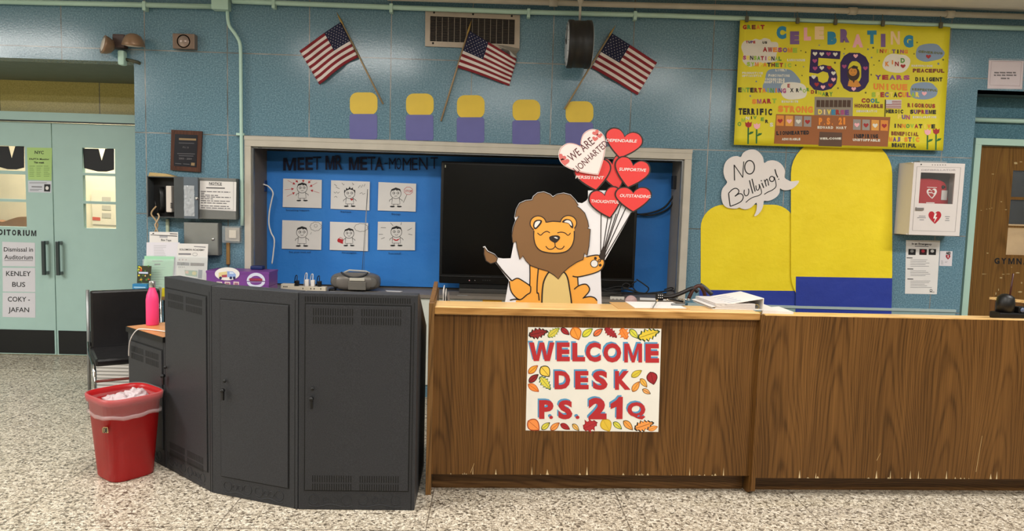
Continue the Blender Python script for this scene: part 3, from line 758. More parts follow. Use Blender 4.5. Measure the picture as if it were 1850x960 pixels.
sheet('flyer', BY, [C4(170, 262), C4(580, 262), C4(545, 760), C4(160, 760)], .008, ink('d9d6de', .6), 'plain pale letter page between the Box Tops flyer and the green page', 'flyer', .78, ex2)
def ex3(x, e):
    x.poly(BY, [C4(268, 528), C4(342, 526), C4(340, 542), C4(266, 546)], e, ink('3f5a4c', .6)); lines(x, BY, e, *C4(240, 490), C4(400, 0)[0], 1, 2, GR, 1.2)
    lines(x, BY, e, *C4(190, 572), C4(420, 0)[0], 9, 4.3, ink('5f8f78', .7), .6)
sheet('flyer', BY, [C4(145, 430), C4(515, 437), C4(470, 900), C4(100, 900)], .016, ink('9ed3b0', .6), 'mint green printed page at the front of the brochure holder', 'flyer', .78, ex3)
def ex4(x, e):
    x.text(BY, 'SOLOMON ACADEMY', *C4(578, 360), *C4(888, 368), 3.2, e, M_INKB, .03)
    x.poly(BY, [C4(757, 308), C4(902, 316), C4(902, 328), C4(757, 318)], e, GR); x.poly(BY, [C4(565, 395), C4(720, 398), C4(720, 418), C4(565, 415)], e, GR)
    x.stroke(BY, [C4(*p) for p in ell(770, 410, 30, 18, 16)], .6, e, GR, True)
    for k in range(3): x.poly(BY, [C4(*p) for p in ell(575+42*k, 477, 9, 9, 10)], e, ink('b58a8a', .7))
    x.poly(BY, [C4(550, 505), C4(700, 512), C4(700, 552), C4(548, 545)], e, ink('5d5560', .6)); x.poly(BY, [C4(600, 515), C4(640, 518), C4(630, 545), C4(590, 543)], e, M_PAPER); x.poly(BY, [C4(712, 514), C4(885, 520), C4(882, 556), C4(712, 552)], e, ink('4a2c24', .6))
    for k in range(4): x.poly(BY, [C4(*p) for p in ell(570+22*k, 568, 6, 6, 8)], e, M_INKB)
    x.poly(BY, [C4(640, 605), C4(800, 612), C4(795, 690), C4(650, 670)], e, ink('7fa384', .6)); x.poly(BY, [C4(*p) for p in ell(760, 645, 28, 24, 12)], e+.0003, ink('cfc06a', .6)); x.poly(BY, [C4(812, 600), C4(862, 605), C4(855, 712), C4(805, 705)], e, ink('666a80', .6))
    x.poly(BY, [C4(650, 615), C4(690, 617), C4(690, 650), C4(650, 648)], e+.0003, ink('dca58a', .6))
sheet('flyer', BY, [C4(560, 275), C4(933, 282), C4(905, 760), C4(520, 720)], .02, M_PAPER, 'white SOLOMON ACADEMY flyer in the acrylic holder, left of the purple box', 'flyer', .78, ex4)
def ex5(x, e):
    rs = random.Random(4)
    for k in range(34):
        cx, cy = rs.uniform(62, 218), rs.uniform(556, 745)
        if 618 < cy < 660: continue
        x.poly(BY, [C4(*p) for p in ell(cx, cy, rs.uniform(8, 15), rs.uniform(8, 15), 8)], e+.0001*k/10, ink(rs.choice(['e0902c', 'd8c63a', '4d7a34', '7a9a40', 'c8482c', '2f4a28', 'e8b870']), .5))
    x.poly(BY, [C4(70, 626), C4(188, 630), C4(188, 652), C4(70, 648)], e+.0006, ink('c8d0e8', .5))
sheet('magazine', BY, [C4(60, 550), C4(232, 555), C4(215, 765), C4(50, 765)], .07, ink('3a3a2a', .4), 'small colourful fruit and vegetable magazine at the left end of the side table', 'magazine', None, ex5)
def ex6(x, e): lines(x, BY, e, *C4(55, 776), C4(195, 0)[0], 5, 1.3, ink('a8d0e8', .6), .7)
b = MB(); q0, q1 = BY.at(*C4(28, 765), .08), BY.at(*C4(208, 768), .08)
bl = thing('leaflet_box', (q0.x, -.28, .77), 'small blue leaflet box under the fruit magazine', 'box')
b.bbox((q0.x, -.262, .7705), (q1.x, -.222, q0.z-.002), ink('2f7fb0', .5), .002); b.build('body', bl)
x = MB(); x.box((q0.x+.01, -.2632, q0.z-.03), (q1.x-.01, -.2621, q0.z-.022), ink('a8d0e8', .6)); x.box((q0.x+.02, -.2632, q0.z-.045), (q1.x-.02, -.2621, q0.z-.036), ink('a8d0e8', .6)); x.build('print', bl)
yx = BY.at(*C4(345, 820), .09)
tag(MB().bbox((yx.x, -.26, .7705), (yx.x+.07, -.245, yx.z), ink('e0cf2a', .5), .002).build('yellow_folder'), 'small yellow folder edge showing behind the pink bottle', 'folder')

# purple boxes
MPUR = ink('74408c', .4, .05); PYP = WY(-.262)
PB = crop(280, 480, 6.607)
p0, p1 = PYP.at(372.5, 488), PYP.at(486, 497)
for k, (za, zb) in enumerate(((.7705, .862), (.8625, .965))):
    t_ = thing('gift_box', ((p0.x+p1.x)/2, -.2, za), ['lower purple cardboard box with three small labels, under the van box', 'upper purple cardboard box with white oval van picture on its front'][k], 'box', 'purple boxes stacked by the window')
    b = MB(); b.bbox((p0.x, -.262, za), (p1.x, -.045, zb), MPUR, .004); b.build('body', t_)
    x = MB()
    if k:
        b2 = MB(); b2.box((p0.x-.002, -.264, zb-.014), (p1.x+.002, -.043, zb+.002), MPUR); b2.build('lid', t_)
        x.poly(PYP, [PB(*p) for p in ell(862, 100, 148, 78, 28)], .003, M_WHITE)
        x.poly(PYP, [PB(*p) for p in ((760, 85), (860, 70), (860, 130), (790, 135), (760, 150))], .0034, ink('d9c890', .6)); x.poly(PYP, [PB(*p) for p in ((860, 68), (930, 72), (965, 105), (965, 140), (865, 140))], .0034, ink('8ea6d8', .6))
        x.poly(PYP, [PB(*p) for p in ((795, 115), (860, 108), (860, 140), (800, 142))], .0037, ink('a8455a', .6)); x.poly(PYP, [PB(*p) for p in ((890, 78), (930, 80), (945, 100), (890, 100))], .0037, ink('cfdcf0', .6))
        for cx in (782, 905, 945): x.poly(PYP, [PB(*p) for p in ell(cx, 148, 17, 17, 14)], .004, ink('262a55', .6))
        x.build('van_picture', t_); x = MB()
        x.poly(PYP, [PB(*p) for p in ell(1205, 185, 110, 98, 28, math.pi, 2*math.pi)], .003, ink('cfd3e6', .6)); x.poly(PYP, [PB(*p) for p in ell(1205, 185, 72, 62, 24, math.pi, 2*math.pi)], .0034, MPUR); x.text(PYP, 'POWER', *PB(1120, 175), *PB(1290, 178), 2.6, .0042, ink('b03848', .6), .06)
        x.poly(PYP, [PB(*p) for p in ((1130, 150), (1280, 155), (1280, 188), (1130, 185))], .0038, ink('803050', .6))
    else:
        for cx in (768, 865, 970): x.poly(PYP, [PB(*p) for p in ((cx-33, 192), (cx+33, 196), (cx+33, 230), (cx-33, 230))], .001, ink('e0d0cc', .6)); x.poly(PYP, [PB(*p) for p in ((cx-24, 203), (cx+24, 206), (cx+24, 230), (cx-24, 230))], .0014, ink('a06a80', .6))
        x.poly(PYP, [PB(*p) for p in ell(1205, 195, 108, 68, 24, 0, math.pi)], .001, ink('cfd3e6', .6)); x.poly(PYP, [PB(*p) for p in ell(1205, 198, 70, 35, 24, 0, math.pi)], .0014, MPUR)
    x.build('print', t_)
b = MB(); u0 = PY(466, 478, -.03); u1 = PY(488, 478, -.03)
tag(MB().lathe([(0, 0), (.045, 0), (.05, .03), (.05, .24), (0, .24)], ((u0.x+u1.x)/2, -.09+.0, u0.z-.235), ink('14245a', .5), 20).build('dark_blue_mug') if False else MB().bbox((u0.x-.03, -.12, .968), (u1.x-.03, -.05, .995), ink('14245a', .5), .008).build('tin'), 'dark blue tin lying on top of the purple box', 'tin')

# ================================================================== WINDOW NICHE CONTENTS
NY = WY(.345)
npaper = thing('blue_bulletin_paper', NY.at(650, 518), 'large blue paper backing in the display window, headed MEET MR META-MOMENT', 'bulletin board')
b = MB(); xa, xb = NY.at(478, 380).x, NY.at(1218, 400).x; z0, z1 = .815, 1.87
nx_, nz_ = 60, 14; vs = []; fs = []
for j in range(nz_+1):
    for i in range(nx_+1):
        u, v = i/nx_, j/nz_; vs.append((xa+(xb-xa)*u, .345-.006*mn.noise(Vector((u*7, v*3, 1)))*(0.3+.7*min(1, abs(v-.5)*2)), z0+(z1-z0)*v))
for j in range(nz_):
    for i in range(nx_): k = j*(nx_+1)+i; fs.append((k, k+1, k+nx_+2, k+nx_+1))
n0 = len(vs); b.add(vs+[(x_, .359, z_) for x_, y_, z_ in vs], fs+[tuple(n0+i for i in f[::-1]) for f in fs], M_BLUEPAPER, True); b.build('backing_paper', npaper)
C3 = crop(460, 230, 3.097)
MKB = ink('101a3c', .6)
t_ = MB()
for ch_, x0, x1, y0, y1 in [('M', 160, 233, 172, 242), ('E', 240, 278, 170, 240), ('E', 284, 326, 168, 240), ('T', 326, 372, 165, 238), ('M', 396, 448, 160, 238), ('R', 452, 492, 157, 238), ('M', 527, 585, 168, 240), ('E', 590, 630, 166, 240), ('T', 632, 676, 166, 240), ('A', 672, 722, 168, 241),
                          ('-', 726, 744, 200, 206), ('M', 752, 790, 172, 234), ('O', 792, 820, 172, 236), ('M', 828, 876, 172, 242), ('E', 880, 912, 172, 240), ('N', 920, 968, 168, 238), ('T', 984, 1026, 168, 232)]:
    heavy = .026 if ch_ in 'MERA' and x0 < 720 else 0.0
    if x0 in (396, 527): t_.build('word_lettering', npaper); t_ = MB()
    t_.glyph(NY, ch_, *C3(x0, y0), *C3(x1, y1), .009, MKB, heavy)
t_.build('word_lettering', npaper)
for s_, x0, x1, y in [('Something happens', 175, 305, 468), ('Sense', 480, 540, 477), ('Stop', 765, 815, 490), ('See your best self', 192, 315, 702), ('Strategize', 488, 570, 706), ('Succeed!', 748, 818, 710)]:
    t_ = MB(); t_.text(NY, s_, *C3(x0, y), *C3(x1, y+1), 3.0, .009, MKB, 0.0); t_.build('caption', npaper)
# six hand drawings
def drawing(q, label, extra):
    dt = thing('drawing', NY.at(*C3(*q[3])), label, 'drawing', 'cartoon drawings on the blue paper')
    MB().flat(NY, [C3(*p) for p in q], .009, .001, M_PAPER).build('sheet', dt)
    x = MB(); e = .0106; extra(x, e); x.build('ink_lines', dt)
def kid(x, e, cx, cy, s=1.0, brows=0, smile=1, spiky=False, hands=True, flat_feet=True):
    f = lambda a, c: C3(cx+a*s, cy+c*s); W_ = .85
    S_ = lambda p, wd=W_, cl=False, m=M_INKB: x.stroke(NY, [f(*k) for k in p], wd, e, m, cl)
    S_(ell(0, 0, 36, 34, 24), W_, True)
    hair = [(-37, -8), (-30, -30), (0, -42), (30, -32), (38, -6), (28, -20), (16, -24), (6, -20), (0, -27), (-12, -22), (-26, -20)]
    if spiky: hair = [(-40, -4), (-38, -28), (-28, -22), (-24, -42), (-12, -32), (0, -50), (8, -34), (22, -44), (24, -28), (38, -26), (40, -4), (30, -22), (0, -30), (-28, -20)]
    x.poly(NY, [f(*p) for p in hair], e+.0002, M_INKB)
    for k in (-14, 14):
        S_(ell(k, -4, 8, 8, 12), .7, True); x.poly(NY, [f(*p) for p in ell(k+2, -4, 3, 3, 8)], e+.0002, M_INKB)
    if smile: S_([(-10, 14), (-3, 19), (4, 19), (11, 13)], .7)
    else: S_([(-10, 18), (10, 16)], .7)
    S_([(-24, 28), (-28, 72), (28, 72), (24, 28)])
    if hands: S_([(-25, 34), (-42, 44), (-44, 54)]); S_([(25, 34), (42, 44), (45, 52)])
    for k in (-1, 1):
        S_([(k*14, 72), (k*14, 84)], .8); x.poly(NY, [f(*p) for p in ell(k*24, 88, 17, 5.5, 12)], e+.0002, M_INKB)
RD = ink('b3202a', .6)
def arrow(x, e, x0, y0, x1, y1):
    x.stroke(NY, [C3(x0, y0), C3(x1, y1)], .6, e, RD); a = math.atan2(y1-y0, x1-x0)
    x.poly(NY, [C3(x1, y1), C3(x1-16*math.cos(a-.5), y1-16*math.sin(a-.5)), C3(x1-16*math.cos(a+.5), y1-16*math.sin(a+.5))], e+.0002, RD)
def dr1(x, e):
    kid(x, e, 266, 342, .78, smile=0)
    for p in [(185, 298, 228, 320), (168, 350, 220, 345), (180, 388, 226, 365), (225, 292, 243, 310), (272, 292, 272, 310), (318, 295, 298, 314), (350, 310, 308, 333), (362, 368, 312, 352)]: arrow(x, e, *p)
def zig(x, e, pts): x.stroke(NY, [C3(*p) for p in pts], .7, e, M_INKB)
def dr2(x, e):
    kid(x, e, 532, 372, .8, smile=0, spiky=True)
    for p in ([(445, 318), (460, 330), (455, 335), (475, 345)], [(443, 362), (452, 370), (458, 360), (466, 370), (475, 362)], [(445, 392), (455, 386), (462, 394)], [(488, 312), (500, 325), (502, 318)], [(545, 312), (556, 322), (548, 322)], [(580, 340), (590, 325), (597, 338), (605, 322), (612, 332), (618, 318)], [(588, 372), (600, 366), (606, 376), (618, 370)]): zig(x, e, p)
    x.poly(NY, [C3(*p) for p in heart(543, 402, 543, 412)], e+.0003, RD)
def dr3(x, e):
    kid(x, e, 790, 372, .82, smile=0)
    o = [(860+25*math.cos(math.radians(22.5+45*k)), 356+22*math.sin(math.radians(22.5+45*k))) for k in range(8)]
    x.stroke(NY, [C3(*p) for p in o], .8, e, RD, True); x.text(NY, 'STOP', *C3(843, 363), *C3(880, 365), 4.0, e, RD, .02); x.stroke(NY, [C3(852, 378), C3(832, 422)], .8, e, M_INKB)
def cloudl(x, e, cx, cy, rx, ry):
    p = []
    for k in range(40):
        a = 2*math.pi*k/40; r_ = 1+.16*abs(math.sin(4.5*a)); p.append(C3(cx+rx*r_*math.cos(a), cy+ry*r_*math.sin(a)))
    x.stroke(NY, p, .6, e, M_INKB, True)
def dr4(x, e): kid(x, e, 265, 590, .85); cloudl(x, e, 342, 556, 28, 22); x.stroke(NY, [C3(*p) for p in ell(342, 552, 9, 9, 12)], .5, e, M_INKB, True); x.stroke(NY, [C3(312, 600), C3(318, 588)], .5, e, M_INKB)
def dr5(x, e):
    kid(x, e, 528, 596, .76); cloudl(x, e, 596, 562, 34, 20)
    x.poly(NY, [C3(462, 632), C3(468, 622), C3(495, 630), C3(494, 654), C3(464, 642)], e+.0003, RD); x.stroke(NY, [C3(472, 624), C3(478, 616), C3(490, 622), C3(492, 630)], .8, e+.0003, RD)
def dr6(x, e):
    kid(x, e, 793, 588, .85)
    for p in [(760, 535, 775, 552), (822, 533, 818, 548), (855, 578, 880, 565), (860, 598, 882, 603), (706, 562, 735, 563), (695, 600, 718, 600), (708, 625, 728, 618)]: zig(x, e, [p[:2], p[2:]])
    x.poly(NY, [C3(770, 622), C3(792, 630), C3(815, 622), C3(800, 636), C3(785, 636)], e+.0003, RD)
drawing([(160, 287), (376, 295), (374, 453), (157, 447)], 'drawing of a boy ringed by red arrows, top left on the blue paper', dr1)
drawing([(428, 297), (645, 305), (642, 466), (425, 457)], 'drawing of a spiky haired boy with black zigzags around him', dr2)
drawing([(693, 307), (904, 316), (901, 473), (689, 466)], 'drawing of a boy holding a red STOP sign', dr3)
drawing([(155, 520), (376, 528), (372, 687), (152, 680)], 'drawing of a boy beside a small face in a thought cloud', dr4)
drawing([(422, 529), (635, 536), (634, 694), (420, 687)], 'drawing of a boy with a red box and an empty thought cloud', dr5)
drawing([(690, 529), (899, 531), (897, 689), (686, 687)], 'drawing of a smiling boy with rays around him and a red bow tie', dr6)

# boombox on the sill
bb = thing('boombox', (1.53, .15, .80), 'grey rounded portable stereo with handle and aerial on the window sill', 'stereo')
B3 = WY(.10); cxb = (B3.at(596, 510).x+B3.at(686, 510).x)/2
bm = bmesh.new(); bmesh.ops.create_uvsphere(bm, u_segments=36, v_segments=22, radius=1)
for v in bm.verts:
    x, y, z = v.co; f_ = lambda a, p: math.copysign(abs(a)**p, a)
    v.co = Vector((cxb+.192*f_(x, .7), .145+.10*f_(y, .8), .872+.071*f_(z, .62)))
b = MB(); b.bm(bm, ink('75716c', .35, .06, .25), None, True); b.build('body', bb)
for sx in (-.135, .135):
    b = MB(); b.lathe([(0, 0), (.042, 0), (.045, .008), (.03, .012), (0, .013)], (cxb+sx, .075, .872), ink('5f5c58', .5, .1), 24, axis='y'); b.build('speaker', bb)
b = MB(); b.bbox((cxb-.03, .035, .885), (cxb+.085, .05, .908), ink('c3c0b4', .3), .003); b.build('display', bb)
b = MB(); b.bbox((cxb-.04, .038, .815), (cxb+.095, .052, .88), ink('6b6862', .4), .004); b.build('control_panel', bb)
b = MB(); b.tube(smooth([(cxb-.10, .07, .945), (cxb-.06, .055, .922), (cxb+.0, .045, .91), (cxb+.07, .055, .922), (cxb+.105, .07, .948)], 5, False), .007, ink('222428', .4)); lab(b.build('lid_rim', bb), 'black curved rim of the disc lid')
b = MB(); b.tube([(cxb-.09, .13, .938), (cxb-.05, .13, .957), (cxb+.08, .13, .952), (cxb+.11, .13, .938)], .007, ink('b9b7b0', .3)); b.build('handle', bb)
b = MB(); pA = PY(654, 500, .2); pB = PY(664, 342, .2); b.tube([(pA.x, .2, .93), (pB.x, .2, pB.z)], .0022, M_STEEL, 6); b.tube([(pA.x+.012, .2, .93), (pB.x+.002, .2, pB.z)], .0014, M_STEEL, 6); b.build('aerial', bb)

# power strip with plugs
PSY = .04
ps = thing('power_strip', (1.1, PSY, .80), 'cream power strip with several plugs on the sill left of the stereo', 'power strip')
xl, xr = PY(509, 520, PSY).x, PY(590, 520, PSY).x
b = MB(); b.bbox((xl, .01, .8005), (xr, .07, .835), ink('cfc7b5', .5), .004); b.bbox((xl, .012, .83), (xl+.10, .068, .852), ink('cfc7b5', .5), .006)
for k in range(3): b.box((xl+.02+.012*k, .009, .826), (xl+.028+.012*k, .0105, .834), M_BLACK)
for xx in (.165, .225, .25, .30): b.box((xl+xx, .009, .815), (xl+xx+.006, .0105, .826), M_BLACK)
b.build('body', ps)
for k, (dx, mt, hh) in enumerate([(.115, M_BLACK, .06), (.19, M_WHITE, .075), (.235, M_WHITE, .07), (.285, M_BLACK, .06)]):
    b = MB(); b.bbox((xl+dx-.012, .022, .835), (xl+dx+.016, .058, .835+hh*.7), mt, .005); b.tube(smooth([(xl+dx, .04, .835+hh*.6), (xl+dx, .045, .835+hh*1.3), (xl+dx-.02, .07, .835+hh*1.1), (xl+dx-.04, .11, .815)], 4, False), .0032, mt)
    b.build('plug', ps)
tag(MB().bbox((xr+.012, .05, .8005), (xr+.06, .12, .82), M_BLACK, .004).build('adapter'), 'flat black adapter box lying between power strip and stereo', 'adapter')
tag(MB().bbox((xr+.035, -.015, .8005), (xr+.075, .0, .808), M_WHITE, .002).build('usb_stick'), 'tiny white stick lying on the sill edge in front of the black adapter', 'stick')
b = MB(); q_ = [PZ(695, 526, .80), PZ(727, 527.5, .80), PZ(722, 529, .80), PZ(698, 528, .80)]; b.prism([p+Vector((0, .03, .0008)) for p in q_], (0, 0, .0015), M_WHITE); tag(b.build('paper_scrap'), 'white paper scrap on the sill right of the stereo', 'paper')
# conduit, outlet and white cord at the niche's left edge
b = MB(); xc = PY(474, 290, .30).x; b.bbox((xc-.014, .285, PY(474, 318, .3).z), (xc+.012, .315, 1.878), ink('b5b0a6', .5), .004); tag(b.build('cable_duct'), 'white cable duct running down the left inside edge of the display window', 'duct')
b = MB(); oz = PY(478, 335, .29).z; b.bbox((xc-.03, .27, oz-.05), (xc+.03, .33, oz+.04), ink('1f2f5c', .5), .006); tag(b.build('outlet_box'), 'dark outlet box below the white cable duct in the window', 'outlet')
K = crop(460, 230, 3.097); cy_ = WY(.25)
wp = [(40, 318), (75, 330), (102, 365), (95, 410), (83, 470), (80, 540), (92, 590), (110, 630), (105, 700), (97, 765)]
pts = [cy_.at(*K(*p)) for p in wp]
tag(MB().tube(smooth([tuple(p) for p in pts], 5, False), .0055, M_WHITE).build('white_cable'), 'white power cord hanging in waves at the window left edge', 'cord')

# TV
TY = WY(.16)
tv = thing('display_screen', (2.95, .2, .80), 'large black flat screen display standing in the blue window', 'screen')
tl, br = TY.at(796, 291), TY.at(1150, 514)
tx0, tx1, tz1, tz0 = TY.at(795, 400).x, TY.at(1150, 420).x, TY.at(800, 291).z, TY.at(800, 512).z
b = MB(); b.bbox((tx0, .16, tz0), (tx1, .24, tz1), ink('121212', .35), .012); b.build('housing', tv)
b = MB(); b.box((tx0+.022, .1575, tz0+.075), (tx1-.022, .1602, tz1-.022), M_SCREEN); b.build('screen_glass', tv)
b = MB(); b.bbox((tx0+.004, .155, tz0+.004), (tx1-.004, .16, tz0+.06), ink('0c0c0c', .3), .002)
b.build('lower_bezel', tv)
b = MB(); ld = TY.at(848, 507); b.lathe([(0, 0), (.005, 0), (.004, .002), (0, .002)], (ld.x, .155, ld.z), ink('e8a0a8', .4), 10, axis='y'); ld = TY.at(858, 507); b.lathe([(0, 0), (.004, 0), (.003, .002), (0, .002)], (ld.x, .155, ld.z), ink('8a8a8a', .4), 10, axis='y')
for k in range(4): b.box((ld.x+.06+.018*k, .154, ld.z), (ld.x+.066+.018*k, .1551, ld.z+.008), ink('3a3a3a', .4))
b.build('buttons', tv)
b = MB(); b.bbox((tx0+.16, .17, .835), (tx1-.1, .23, tz0+.01), ink('0d0d0d', .5), .004); b.build('mount_bar', tv)
b = MB(); b.bbox((tx0+.16, .13, .8005), (tx1-.1, .25, .835), ink('3c3a37', .5), .006); b.build('base', tv)
b = MB(); pz_ = TY.at(1105, 300); b.box((tx0+.03, .1565, tz1-.05), (tx0+.036, .1572, tz1-.03), ink('b5b5a0', .4)); b.build('sticker', tv)
# cables right of the TV
cb = MB()
for rowp in ([(1150, 388), (1175, 385), (1200, 375), (1216, 355), (1222, 345)], [(1150, 387), (1178, 389), (1206, 378), (1220, 358), (1225, 345)]):
    cb.tube(smooth([tuple(PY(x, y, .29 if x > 1210 else .3)) for x, y in rowp], 5, False), .007, M_BLACK)
cab = thing('cable_bundle', PY(1200, 385, .29), 'black cables running from the screen to the adapter on the window right edge', 'cables')
cb.build('cable', cab)
b = MB(); q0 = PY(1217, 318, .22); q1 = PY(1229, 342, .22); b.bbox((q0.x-.01, .19, q1.z), (q1.x-.032, .25, q0.z), ink('1a1d24', .5), .004); b.build('adapter', cab)
b = MB(); b.bbox((q1.x-.032, .18, q1.z), (q1.x-.014, .25, q0.z), ink('b8b6b0', .4), .003); lab(b.build('adapter_cover', cab), 'pale cover plate')
cl = MB(); rs = random.Random(2)
for row in ([(1085, 523), (1110, 528), (1150, 531), (1190, 528), (1215, 523), (1212, 520), (1200, 524)], [(1150, 505), (1165, 515), (1172, 522), (1165, 530), (1150, 527), (1142, 515), (1150, 508)], [(1095, 522), (1120, 518), (1140, 524), (1155, 529), (1180, 530), (1205, 526), (1218, 526)], [(1100, 526), (1130, 522), (1138, 516), (1130, 512), (1125, 520), (1150, 528)]):
    cl.tube(smooth([tuple(Vector((p.x, .07+.0*i, max(p.z, .806)))) for i, p in enumerate([PY(x, y, .07) for x, y in row])], 5, False), .005, M_BLACK)
tag(cl.build('cable_tangle'), 'tangle of black cables lying on the window sill right of the lion', 'cables')
# items on the pale panel below the sill
b = MB(); o0 = WALL.at(1102, 538, .012); b.bbox((o0.x, -.02, o0.z-.025), (o0.x+.11, -.0115, o0.z+.01), ink('cfcabf', .5), .003)
for k in range(3): b.box((o0.x+.02+.03*k, -.0206, o0.z-.018), (o0.x+.026+.03*k, -.0199, o0.z-.006), M_BLACK)
tag(b.build('outlet_strip'), 'pale outlet strip on the panel under the sill, right of the lion', 'outlet')
b = MB(); c0 = WALL.at(1140, 545, .03); b.lathe([(0, 0), (.04, 0), (.046, .006), (.046, .02), (0, .022)], (c0.x, -.012, c0.z), ink('c7a5a4', .4), 24, axis='y'); tag(b.build('round_button'), 'round pink door button under the sill next to the outlet strip', 'button')
b = MB(); b.flat(WALL, [(1156, 538), (1209, 540), (1209, 552), (1156, 550)], .012, .002, M_PAPER); tag(b.build('notice_strip'), 'white paper strip taped under the window sill behind the clipboard', 'paper')
b = MB(); b.flat(WALL, [(872, 538), (907, 539), (906, 550), (872, 549)], .012, .004, ink('e0a638', .5)); tag(b.build('envelope'), 'orange envelope under the sill, just left of the lion', 'envelope')
b = MB(); b.flat(WALL, [(826, 533), (845, 533.5), (845, 540.5), (827, 540)], .012, .006, ink('7b7c7a', .5)); tag(b.build('grey_label'), 'small grey label plate under the sill behind the desk left end', 'label')

# ================================================================== LION STANDEE
LY = WY(-1.25)
L5 = crop(860, 330, 4.173); L3 = crop(780, 240, 3.0); H6 = crop(1000, 220, 4.8)
lion = thing('lion_standee', (2.95, -1.25, .73), 'smiling cardboard lion standee holding red heart balloons, behind the desk', 'standee')
CARD = ink('e3e1e4', .6, .02)
MANE = [(580, 112), (555, 90), (510, 73), (465, 80), (435, 105), (424, 133), (375, 138), (330, 158), (305, 200), (294, 262), (325, 252), (300, 290), (280, 340), (270, 400), (277, 455), (302, 445), (308, 490), (330, 582), (353, 553), (375, 590), (410, 625), (470, 648), (540, 668), (590, 700), (620, 728), (650, 685), (700, 640), (760, 600), (808, 580), (817, 532), (838, 552), (852, 480), (857, 420), (862, 352), (840, 346), (850, 335), (842, 290), (820, 230), (785, 195), (760, 178), (771, 172), (745, 130), (710, 95), (660, 82), (610, 90)]
BODY = [(405, 600), (410, 820), (370, 855), (300, 892), (300, 960), (915, 960), (915, 890), (895, 870), (860, 860), (815, 868), (850, 825), (853, 792), (825, 766), (770, 775), (766, 712), (830, 700), (900, 680), (945, 655), (967, 610), (955, 570), (920, 548), (870, 552), (830, 562), (760, 560), (690, 560), (620, 560), (540, 560), (470, 560)]
BACKL = [L5(*p) for p in [(52, 485), (68, 480), (90, 515), (142, 540), (165, 568), (205, 574), (262, 572), (285, 455), (268, 400), (276, 340), (296, 285), (289, 262), (300, 200), (326, 154), (372, 133), (420, 128), (430, 102), (463, 75), (510, 67), (558, 85), (580, 104), (612, 85), (662, 76), (713, 90), (750, 128), (766, 150), (800, 156), (830, 138), (845, 118), (845, 60), (1010, 60), (1085, 100)]] + [L3(1085, 430), L3(940, 690), L3(915, 690), L3(916, 780), L3(922, 960), L3(390, 960), L3(418, 800), L3(350, 712)]
bk = MB()
bk.flat(LY, BACKL[:-2]+BACKL[-2:], 0, .008, CARD)
bk.build('backing_board', lion)
KL = ink('2b211c', .55); OR = ink('eda544', .5); BR = ink('7f5c39', .55)
def lineset(x, e, rows, wd=2.0, f=L5, mt=None):
    for r_ in rows: x.stroke(LY, smooth([f(*p) for p in r_], 4, False), wd, e, mt or KL)
x = MB(); x.poly(LY, [L5(*p) for p in BODY], .009, OR)
HA = [(250, 745), (310, 722), (350, 740), (405, 778), (412, 800), (408, 830), (385, 845), (330, 884), (280, 845), (258, 800)]
x.poly(LY, [L5(*p) for p in HA], .0094, OR)
lineset(x, .0102, [[(270, 742), (310, 722), (350, 740), (405, 778), (412, 800), (408, 830), (385, 845), (330, 884), (280, 845), (258, 800), (250, 745)], [(405, 620), (407, 700), (405, 778)], [(470, 648), (462, 740), (460, 830), (470, 835), (476, 890)], [(728, 706), (765, 712), (830, 700), (900, 680), (945, 655), (967, 610), (955, 570), (920, 548), (870, 552), (830, 562)], [(766, 712), (770, 775)], [(740, 805), (775, 778), (825, 766), (853, 792), (850, 825), (805, 875)], [(815, 868), (860, 860), (895, 870), (912, 892)], [(255, 888), (290, 880), (330, 884)]], 2.1)
x.build('body', lion)
x = MB(); BE = [(495, 960), (497, 890), (500, 820), (510, 750), (535, 695), (560, 672), (620, 660), (665, 678), (690, 720), (705, 800), (718, 890), (722, 960)]
x.poly(LY, [L5(*p) for p in BE], .0104, ink('dcc07c', .55)); lineset(x, .011, [BE], 2.6); lab(x.build('belly', lion), 'pale cream belly')
x = MB(); x.poly(LY, [L5(*p) for p in MANE], .0122, BR); x.stroke(LY, [L5(*p) for p in MANE], 1.3, .0128, KL, True); lab(x.build('mane', lion), 'brown shaggy mane')
fc = MB()
FACE = [(437, 350), (436, 420), (452, 478), (495, 518), (590, 533), (672, 522), (717, 485), (738, 430), (742, 350), (715, 320), (640, 297), (580, 293), (525, 303), (465, 320)]
for cx, cy, r_ in ((468, 308, 60), (697, 306, 61)):
    fc.poly(LY, [L5(*p) for p in ell(cx, cy, r_, r_-4, 28)], .0132, OR); fc.stroke(LY, [L5(*p) for p in ell(cx, cy, r_, r_-4, 28)], 1.8, .0136, KL, True)
fc.poly(LY, [L5(*p) for p in smooth(FACE, 4)], .0142, OR)
lineset(fc, .0146, [[(530, 300), (580, 293), (640, 297)], [(437, 362), (437, 420), (453, 478), (497, 518), (590, 533), (672, 522), (717, 485), (738, 430), (740, 365)]], 1.8)
fc.build('face', lion)
ft = MB()
for pts in ([(430, 325), (440, 292), (465, 281), (496, 286), (490, 312), (458, 348), (440, 350)], [(648, 300), (672, 276), (712, 282), (732, 315), (730, 345), (712, 335), (695, 308)]):
    ft.poly(LY, [L5(*p) for p in smooth(pts, 3)], .0152, KL)
for pts in ([(440, 328), (448, 300), (470, 290), (485, 295), (470, 318), (450, 340)], [(665, 298), (685, 284), (712, 292), (722, 318), (720, 328), (695, 305)]):
    ft.poly(LY, [L5(*p) for p in smooth(pts, 3)], .0156, M_WHITE)
lineset(ft, .0154, [[(463, 380), (487, 397), (510, 378), (535, 368), (557, 380)], [(613, 380), (640, 374), (670, 380), (694, 398), (713, 380)], [(594, 450), (597, 482)], [(597, 482), (578, 500), (548, 502), (526, 480)], [(597, 482), (620, 500), (648, 499), (666, 478)]], 1.6)
